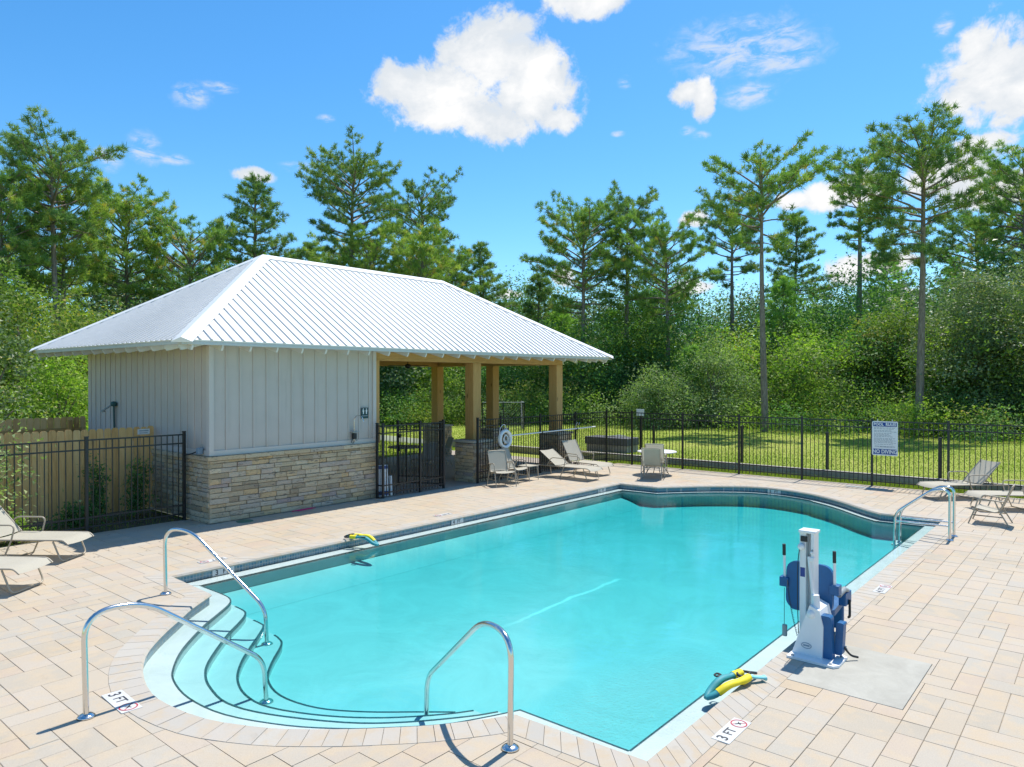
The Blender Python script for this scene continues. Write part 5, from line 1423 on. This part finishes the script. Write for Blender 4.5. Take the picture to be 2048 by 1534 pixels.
def pine(x, y, h, hb, hw, style, label, seed):
    global VR
    VR = np.random.default_rng(seed); r_ = random.Random(seed)
    zb = -0.1
    root = empty('pine_tree', (x, y, 0), label, 'tree', 'pines in the wood')
    lean = (r_.uniform(-.018, .018) * h, r_.uniform(-.018, .018) * h)
    def axis(z):
        t = max(0, z / h); return Vector((x + lean[0] * t * t + .10 * math.sin(t * 5 + seed), y + lean[1] * t * t + .10 * math.cos(t * 4 + seed), z))
    rb = 0.0125 * h if style != 3 else .008 * h
    tk = MB(); zt_ = (hb + (h - .75 - hb) * .84) if style in (0, 2) else h - 1.1; zs = [zb + (zt_ - zb) * k / 12 for k in range(13)]
    tk.tube([axis(z) for z in zs], [max(.015, rb * (1 - .86 * (max(0, z) / h) ** 1.15)) for z in zs], 9, t=.5)
    h = h - .75; cl = h - hb
    dens = {0: 6.4, 1: 6.2, 2: 7.0, 3: 7.0}[style]
    n_l = int(cl * dens)
    C, U, TT = [], [], []
    az0 = r_.uniform(0, 6.28)
    for k in range(n_l):
        t = (k + r_.random() * .8) / n_l
        if style in (0,) and t < .35 and r_.random() < .35: continue
        if style == 0: prof = (math.sqrt(max(0, 1 - ((t - .45) / .66) ** 2)) if t > .45 else .60 + .40 * t / .45)
        elif style == 1: prof = (1 - t) ** .75 * .97 + .10
        elif style == 2: prof = math.sqrt(max(0, 1 - ((t - .38) / .72) ** 2)) + .02
        else: prof = (1 - t) ** .85 * .9 + .10
        L = hw * prof * r_.uniform(.82, 1.34)
        if style == 0 and r_.random() < .10: L *= 1.3
        z = hb + cl * t * (.80 if style in (0, 2) else .95)
        a = az0 + k * 2.399 + r_.uniform(-.4, .4)
        rise = {0: (-.06 + .95 * t), 1: (-.02 + .55 * t), 2: (.05 + .9 * t), 3: (.15 + .6 * t)}[style] + r_.uniform(-.12, .15)
        base = axis(z); d = Vector((math.cos(a), math.sin(a), 0))
        curv = r_.uniform(-.05, .30) if style != 0 else r_.uniform(-.25, .35)
        wob = r_.uniform(-.25, .25)
        def P(s_): return base + d * (L * s_) + Vector((-d.y, d.x, 0)) * (wob * L * s_ * s_) + Vector((0, 0, L * (rise * s_ + curv * s_ * s_)))
        rl_ = max(.012, .028 * L ** .8)
        tk.tube([P(q) for q in (0, .3, .6, .85, 1)], [rl_, rl_ * .8, rl_ * .55, rl_ * .35, rl_ * .2], 4, t=.4, caps=False)
        ns = max(2, int(3 + L * 2.3))
        for j in range(ns):
            s_ = (.40 if style in (0, 2) else .28) + (.60 if style in (0, 2) else .72) * (j + r_.random()) / ns
            side = 1 if j % 2 else -1
            sl = L * .34 * (1.25 - s_) * r_.uniform(.7, 1.3) + .22
            e = (d * r_.uniform(.45, .9) + Vector((-d.y, d.x, 0)) * side * r_.uniform(.5, 1.0) + Vector((0, 0, r_.uniform(.0, .55)))).normalized()
            o_ = P(min(1, s_))
            if sl > .5: tk.tube([o_, o_ + e * sl], [.012, .006], 3, t=.4, caps=False)
            m_ = max(2, int(sl / .26))
            tl_ = r_.random()
            for i in range(m_):
                c = o_ + e * (sl * (i + .7) / m_) + Vector((r_.uniform(-.1, .1), r_.uniform(-.1, .1), r_.uniform(-.05, .12)))
                C.append(c); U.append((e * .6 + Vector((0, 0, .75))).normalized()); TT.append(min(.98, .62 * r_.random() + .25 * tl_ + .1))
        C.append(P(1.02)); U.append((d + Vector((0, 0, .7))).normalized()); TT.append(r_.random() * .9)
    for k in range(14):
        C.append(axis(hb + cl * (.90 if style in (0, 2) else .985) - k * .10) + Vector((r_.uniform(-.2, .2), r_.uniform(-.2, .2), -.15))); U.append(Vector((r_.uniform(-.5, .5), r_.uniform(-.5, .5), .9))); TT.append(r_.random())
    C = np.array([tuple(c) for c in C]); U = np.array([tuple(u) for u in U]); TT = np.array(TT)
    # a few dead brown clusters
    TT[VR.random(len(TT)) < .035] = 1.0
    K = {0: 34, 1: 34, 2: 34, 3: 28}[style]
    V = needles(C, U, K, .31 if style != 3 else .28, .038, 1.15)
    TTk = np.clip(np.repeat(TT, K) + VR.normal(size=len(TT) * K) * .07, 0, 1)
    off = np.array([x, y, 0.0])
    mk = {0: ('pine0', 'pine1')[seed % 2], 1: 'pine1', 2: ('pine2', 'pine0')[seed % 2], 3: 'pine3'}[style]
    quads('crown', V - off, [mk], TTk, root)
    tk.build('trunk', 'bark', root)
    return root
def lobes_to_leaves(L, per, size, spread_out=1.0, clus=10, crad=.30):
    """L: (n, 6) ellipsoid lobes cx cy cz rx ry rz -> leaf quads and tints"""
    outV, outT = [], []
    for (cx, cy, cz, rx, ry, rz) in L:
        area = (rx * ry + rx * rz + ry * rz)
        nc = max(5, int(per * area))
        d = unit(VR.normal(size=(nc, 3))); d[:, 2] = np.abs(d[:, 2]) * np.where(VR.random(nc) < .72, 1, -1)
        rr = VR.uniform(.62, 1.06, (nc, 1)) ** .6
        P = np.array([cx, cy, cz]) + d * rr * np.array([rx, ry, rz])
        tl = np.clip(VR.normal(.45, .2) + VR.normal(size=nc) * .17, .02, .97)
        c = P[:, None, :] + VR.normal(size=(nc, clus, 3)) * crad * VR.uniform(.6, 1.3, (nc, 1, 1)) * np.array([1, 1, .7])
        nn = unit(d[:, None, :] * .65 + np.array([0, 0, .55]) + VR.normal(size=(nc, clus, 3)) * .65)
        T = np.clip(tl[:, None] + VR.normal(size=(nc, clus)) * .10, 0, 1)
        outV.append(leaf_quads(c.reshape(-1, 3), nn.reshape(-1, 3), size)); outT.append(T.reshape(-1))
    return np.concatenate(outV), np.concatenate(outT)
def broad(x, y, h, hw, style, label, seed, name='broadleaf_tree', cat='tree', size=.15, per=4.2, group=None, z0=.1):
    global VR
    VR = np.random.default_rng(seed); r_ = random.Random(seed)
    root = empty(name, (x, y, 0), label, cat, group)
    tk = MB(); nst = 3 if h < 6 else 4
    L = []
    tk.tube([(x, y, -.1), (x + r_.uniform(-.2, .2), y + r_.uniform(-.2, .2), h * .35), (x, y, h * .7)], [h * .022, h * .018, h * .008], 8, t=.5)
    nl = int(20 + hw * 6 + h * 1.8)
    for k in range(nl):
        zt = r_.random() ** .85
        env = math.sqrt(max(0.02, 1 - ((zt - .42) / .60) ** 2))
        a = r_.uniform(0, 2 * math.pi); rad = hw * env * math.sqrt(r_.uniform(.15, 1)) * .86
        rs = r_.uniform(.24, .58) * min(hw, h * .45) * (.75 if zt > .75 else 1)
        cz = max(z0 + rs * .4, h * (.06 + .94 * zt) - rs * .85)
        L.append((x + rad * math.cos(a), y + rad * math.sin(a), cz, rs * r_.uniform(.9, 1.3), rs * r_.uniform(.9, 1.3), rs * r_.uniform(.65, 1.0)))
        if k % 3 == 0: tk.tube([(x, y, cz * .5), (x + rad * .5 * math.cos(a), y + rad * .5 * math.sin(a), cz * .8), (x + rad * .9 * math.cos(a), y + rad * .9 * math.sin(a), cz)], [.05, .035, .012], 4, t=.4, caps=False)
    # stray sprays that break the outline
    for k in range(nl):
        a = r_.uniform(0, 2 * math.pi); zt = r_.uniform(.2, 1.08)
        env = math.sqrt(max(0.02, 1 - ((min(zt, 1) - .42) / .60) ** 2)); rad = hw * env * r_.uniform(.85, 1.22)
        q = r_.uniform(.14, .34); L.append((x + rad * math.cos(a), y + rad * math.sin(a), h * zt * .97, q, q, q * 1.5))
    V, T = lobes_to_leaves(L, per, size)
    keep = V[:, :, 2].min(1) > .0
    V, T = V[keep], T[keep]
    quads('crown', V - np.array([x, y, 0.0]), ['leaf%d' % style], T, root)
    tk.build('trunk', 'bark', root)
    return root
PINES = [
   (41.4, 28.4, 15.8, 7.0, 3.06, 0, 'pine standing behind the pavilion roof end, its wide crown sloping down over the hip'),
   (45.0, 27.2, 17.5, 8.6, 1.88, 0, 'slender pine with a narrow open crown, second tree right of the pavilion roof'),
   (43.4, 23.0, 14.5, 6.2, 2.27, 0, 'pine with a forked ragged crown and low drooping limbs before the small round cloud'),
   (53.9, 23.0, 17.7, 10.2, 2.34, 0, 'pine with a small high crown just beside the tall straight pine above the fence'),
   (36.6, 13.9, 15.1, 9.6, 2.19, 0, 'tall straight pine with a bare trunk and rounded dense crown rising from the lawn edge'),
   (61.1, 20.6, 17.6, 9.5, 2.59, 1, 'layered pine with flat tiers of branches behind the tall straight one'),
   (56.0, 14.2, 20.5, 12.2, 2.03, 0, 'thin tall pine with drooping lower limbs between the two tallest pines'),
   (39.1, 7.2, 16.2, 8.6, 2.28, 0, 'tallest pine of all, its bare trunk rising beyond the pool rules sign'),
   (70.4, 15.7, 16.0, 7.7, 2.14, 1, 'short conical pine standing in the gap beside the tallest pine'),
   (70.9, 8.9, 17.9, 9.1, 3.34, 0, 'open spreading pine with upswept fine limbs above the dark oak'),
   (61.2, 4.9, 20.3, 8.8, 2.96, 0, 'tall pine cut by the right border of the picture'),
   (45.7, 35.8, 12.3, 4.5, 1.94, 1, 'low pine showing just above the pavilion eave end'),
   (40.5, 37.3, 14.0, 7.1, 2.14, 1, 'rounded pine behind the far hip of the white roof'),
   (39.2, 42.0, 19.3, 10.8, 2.38, 0, 'pine with an open pointed crown above the bright yellow green pine'),
   (32.2, 34.8, 14.2, 4.8, 1.83, 2, 'bright yellow green pine with dense foliage behind the ridge of the roof'),
   (31.0, 40.8, 19.8, 10.5, 2.85, 0, 'tall blue green pine with a thick trunk centred behind the roof ridge'),
   (30.6, 38.2, 13.9, 6.9, 2.07, 2, 'yellowish bushy pine tucked under the tall blue green one'),
   (35.0, 51.5, 15.1, 7.8, 1.92, 1, 'short dark pine low behind the peak of the roof'),
   (26.6, 46.0, 17.7, 10.5, 2.64, 1, 'solitary conical pine standing clear against the sky by the roof peak'),
   (21.8, 45.5, 13.6, 6.7, 2.5, 2, 'round headed pine with a forked trunk left of the solitary conical pine'),
   (18.9, 47.5, 15.5, 7.9, 2.44, 2, 'dense dark pine with a thick trunk above the sloping side roof'),
   (13.6, 42.9, 16.5, 10.3, 2.59, 0, 'great pine with the highest crown at the left of the roof'),
   (14.6, 44.8, 15.1, 7.3, 2.12, 2, 'second pine close beside the great one, with long drooping limbs'),
   (11.1, 42.7, 14.4, 7.9, 1.8, 2, 'pine with a thick dark trunk standing at the left border of the picture'),
   (24.7, 57.6, 10.6, 5.6, 1.79, 0, 'small thin pine seen under the crowns above the side roof'),
   (21.1, 58.8, 12.6, 5.9, 1.95, 0, 'slim background pine between two thick trunks above the side roof'),
   (50.4, 17.8, 10.8, 2.5, 2.16, 3, 'young bright green pine with foliage to the ground beside the tall straight trunk'),
   (38.9, 19.0, 5.5, 2.9, 0.58, 3, 'tiny lime green pine sapling poking out of the thicket'),
   (45.2, 33.2, 9.1, 2.9, 2.42, 3, 'young green pine filling the gap beside the pavilion roof end'),
   (49.6, 31.1, 9.3, 1.2, 2.42, 3, 'young pine low behind the slender open one'),
   (76.5, 11.6, 14.5, 5.6, 2.3, 1, 'dark pine partly hidden by the tallest trunk'),
   (31.9, 52.1, 13.3, 7.7, 2.02, 2, 'low pine filling behind the roof peak'),
   (34.2, 46.3, 13.8, 7.5, 2.34, 2, 'low spreading pine at the foot of the tall blue green one'),
   (37.0, 36.8, 13.0, 5.8, 1.99, 2, 'dense green pine between the ridge end and the far hip'),
   (53.3, 29.8, 11.2, 2.8, 2.3, 3, 'young pine in the wood behind the forked ragged one'),
   (35.9, 41.2, 12.6, 6.6, 1.88, 2, 'low pine under the bright yellow green one'),
   (68.7, 20.9, 10.6, 2.8, 1.84, 1, 'dark young pine at the back of the clearing by the tallest pine'),
   (72.3, 19.7, 10.4, 2.4, 1.89, 1, 'small background pine in the clearing below the white cloud'),
   (15.6, 52.9, 11.8, 6.7, 1.92, 2, 'leaning pine half hidden behind the great one'),
   (29.6, 57.9, 12.8, 7.8, 2.51, 2, 'low pine in the dip between the round headed and the conical pine'),
]
BROAD = [
   (45.4, 9.7, 6.9, 2.85, 0, 'broad yellow green tree tangled with vines beside the tallest trunk'),
   (42.6, 5.2, 8.4, 2.76, 1, 'big grey green oak with glossy leaves at the lawn edge by the sun loungers'),
   (47.0, 3.1, 9.8, 2.91, 1, 'tall oak at the right border behind the sun loungers'),
   (47.0, 12.5, 5.3, 1.84, 0, 'leafy green tree behind the lawn between the two tall trunks'),
   (38.8, 17.6, 4.9, 2.28, 2, 'large rounded shrub tree with pale leaves between the pavilion and tall straight trunk'),
   (35.9, 19.5, 3.4, 1.67, 2, 'light green bush at the lawn edge close to the pavilion corner'),
   (45.0, 14.8, 4.7, 1.68, 1, 'dark leafy tree in the shade next to the tall straight trunk'),
   (39.4, 24.6, 3.5, 1.92, 3, 'dark green bush behind the pavilion corner post'),
   (42.0, 12.2, 2.9, 1.39, 2, 'lime green bush at the far side of the lawn'),
   (42.5, 7.0, 2.9, 1.54, 3, 'dark glossy shrub below the oak at the lawn edge'),
   (8.7, 31.5, 6.7, 2.25, 0, 'broad olive green tree with dense foliage past the eave of the side roof'),
   (12.6, 36.3, 5.7, 2.07, 0, 'rounded green tree peeping over the side roof eave'),
   (8.6, 27.0, 3.2, 1.42, 4, 'bright lime green bush above the rear wooden fence'),
   (6.4, 26.5, 4.8, 1.38, 1, 'dark tree at the left border above the wooden fence'),
   (30.4, 32.2, 3.6, 1.84, 4, 'sunlit lime green bush seen through the open pavilion'),
   (30.2, 35.6, 4.8, 1.92, 3, 'dark leafy tree seen through the open pavilion next to the grey wall'),
   (33.9, 29.6, 3.8, 1.88, 3, 'deep green shrub seen between the pavilion posts'),
]
for i, (x, y, h, hb, hw, st_, lab) in enumerate(PINES): pine(x, y, h, hb, hw, st_, lab, 100 + i)
for i, (x, y, h, hw, st_, lab) in enumerate(BROAD):
    near_ = math.hypot(x, y) < 32
    broad(x, y, h, hw, st_, lab, 300 + i, 'broadleaf_tree' if ('bush' not in lab and 'shrub' not in lab.replace('shrub tree', '')) else 'shrub',
          'tree' if ('bush' not in lab and 'shrub' not in lab.replace('shrub tree', '')) else 'bush', size=.13 if near_ else .14, per=19)

# undergrowth along the lawn and the wood behind it: nobody could count these
VR = np.random.default_rng(900); r_ = random.Random(900)
edge = [(37.5, -16), (36.6, 3), (36.6, 10), (36.8, 18), (33.6, 23.5), (29.5, 28.5), (24, 32.5), (17, 34), (10, 30), (4, 29), (-3, 28)]
def along(P, step):
    S_ = []
    for (ax, ay), (bx, by) in zip(P, P[1:]):
        L = math.hypot(bx - ax, by - ay); S_.append(Vector(((by - ay) / L, -(bx - ax) / L)))
    VN = [S_[0]] + [(p + q).normalized() for p, q in zip(S_, S_[1:])] + [S_[-1]]
    for s_, ((ax, ay), (bx, by)) in enumerate(zip(P, P[1:])):
        L = math.hypot(bx - ax, by - ay); turn = (VN[s_] - VN[s_ + 1]).length
        k = max(1, int((L + turn * 9) / step))
        for i in range(k):
            t = (i + .5) / k; n_ = (VN[s_] * (1 - t) + VN[s_ + 1] * t).normalized()
            yield ax + (bx - ax) * t, ay + (by - ay) * t, n_.x, n_.y
def thicket(name, step, depth, zr, rr, styles, per, size, back=0.0, crad=.34):
    sets = {s_: [] for s_ in styles}
    for (x, y, nx_, ny_) in along(edge, step):
        dpt = back + r_.random() ** .8 * depth
        h = r_.uniform(*zr) * (0.55 + .45 * min(1, dpt / 4)); s0 = r_.choice(styles)
        px, py = x + nx_ * dpt + r_.uniform(-.6, .6), y + ny_ * dpt + r_.uniform(-.6, .6)
        n_ = max(2, int(h / rr * 1.3))
        for k in range(n_ // 2 if name == 'far_wood' else 0, n_):
            q = rr * r_.uniform(.55, 1.2)
            sets[s0].append((px + r_.uniform(-1, 1) * rr, py + r_.uniform(-1, 1) * rr, h * (k + .4) / n_ * .95, q * 1.2, q * 1.2, q))
    for s_, L in sets.items():
        if not L: continue
        V, T = lobes_to_leaves(L, per, size, crad=crad)
        V = V[V[:, :, 2].min(1) > 0]; T = T[:V.shape[0]]
        o = quads(name, V, ['leaf%d' % s_], T); o['kind'] = 'stuff'; o['category'] = 'undergrowth'
        o['label'] = {0: 'yellow green', 1: 'grey green', 2: 'pale green', 3: 'deep green', 4: 'lime green'}[s_] + (' low undergrowth at the edge of the lawn' if name == 'undergrowth' else ' leafy wood standing behind the undergrowth')
# direction of "behind" for each edge piece is away from the pool
edge = edge
thicket('undergrowth', .30, 5.0, (.8, 2.8), .80, [0, 2, 3, 4], 20, .125)
thicket('woodland', .40, 12.0, (3.6, 7.0), 1.4, [0, 1, 3, 4], 10, .20, back=3.5, crad=.5)
thicket('far_wood', .7, 16.0, (7.0, 11.5), 2.2, [3, 1, 3], 8.0, .25, back=14.0, crad=.9)

# small plants by the plank fence
broad(3.42, 15.75, 2.45, .70, 2, 'pale leafy shrub overlapping the plank fence at its far end from the wall', 401, 'shrub', 'bush', size=.09, per=26, z0=.0)
def climber(x, y, h, w_, style, label, seed, size=.07):
    global VR
    VR = np.random.default_rng(seed); r2 = random.Random(seed)
    root = empty('shrub', (x, y, 0), label, 'plant'); tk = MB(); L = []
    for k in range(6):
        tx, ty = x + r2.uniform(-w_, w_), y + r2.uniform(-.15, .15); hh = h * r2.uniform(.45, 1)
        pts = smooth_path([(x + r2.uniform(-.1, .1), y, -.05), ((x + tx) / 2, (y + ty) / 2, hh * .5), (tx, ty, hh)], 4); tk.tube(pts, .006, 4, caps=False)
        for p in pts[2:]: L.append((p.x, p.y, p.z, .10, .10, .12))
    for k in range(10): L.append((x + r2.uniform(-w_, w_) * 1.1, y + r2.uniform(-.2, .2), r2.uniform(.05, h * .35), .14, .14, .12))
    V, T = lobes_to_leaves(L, 55, size, clus=5, crad=.06); V2 = V[V[:, :, 2].min(1) > -.03]
    quads('foliage', V2 - np.array([x, y, 0.0]), ['leaf%d' % style], T[:V2.shape[0]], root); tk.build('stem', 'bark', root)
climber(6.62, 16.15, 1.25, .24, 3, 'dark green shrub against the plank fence next to the stone side wall', 402)
climber(5.72, 16.0, 1.30, .22, 3, 'thin climbing plant by the middle post of the metal fence', 403)
climber(5.35, 15.6, .55, .35, 3, 'low dark plant at the foot of the metal fence post', 404)
climber(4.15, 15.35, .42, .18, 4, 'small lime green weed between sun lounger and plank fence', 405, .06)
# grass
def blades(name, n_, fx, h0, h1, w_, tmean, label):
    P = fx(n_)
    a = VR.uniform(0, 2 * math.pi, n_); hh = VR.uniform(h0, h1, n_)
    s_ = np.stack([np.cos(a), np.sin(a), 0 * a], 1) * w_ * .5
    tip = P + np.stack([VR.normal(size=n_) * hh * .45, VR.normal(size=n_) * hh * .45, hh], 1)
    o = quads(name, np.stack([P - s_, P + s_, tip], 1), ['blade'], np.clip(VR.normal(tmean, .22, n_), 0, 1)); o['kind'] = 'stuff'; o['label'] = label; o['category'] = 'grass'
blades('rough_grass', 26000, lambda n_: np.stack([21.60 + .78 * VR.random(n_) ** 1.3, VR.uniform(-5, 13.7, n_), np.full(n_, -.06)], 1), .05, .17, .022, .55, 'rough grass growing in the strip between fence and curb wall')
def lawnpts(n_):
    X_ = 22.7 + 15 * VR.random(n_) ** 1.2; Y_ = VR.uniform(-6, 30, n_)
    Z_ = 0.165 + 0.10 * np.clip((X_ - 22.6) / 12, 0, 1) * (0.6 + 0.4 * np.sin(Y_ * 0.35 + X_ * 0.2)) + 0.05 * np.sin(X_ * 0.5) * np.sin(Y_ * 0.4)
    return np.stack([X_, Y_, Z_], 1)
blades('lawn_blades', 80000, lawnpts, .025, .055, .03, .5, 'mown lawn grass between the curb wall and the wood')
blades('bed_weeds', 1500, lambda n_: np.stack([VR.uniform(-1, 7.0, n_), 15.05 + 1.5 * VR.random(n_), np.full(n_, -.05)], 1), .03, .11, .014, .35, 'sparse weeds in the soil bed behind the metal fence')
blades('far_grass', 30000, lambda n_: np.stack([VR.uniform(8, 22.4, n_), VR.uniform(21.3, 33, n_), np.full(n_, -.06)], 1), .04, .14, .04, .55, 'grass behind the pavilion seen between its posts')

print('TRIS', sum(len(o.data.polygons) for o in bpy.data.objects if o.type == 'MESH'))
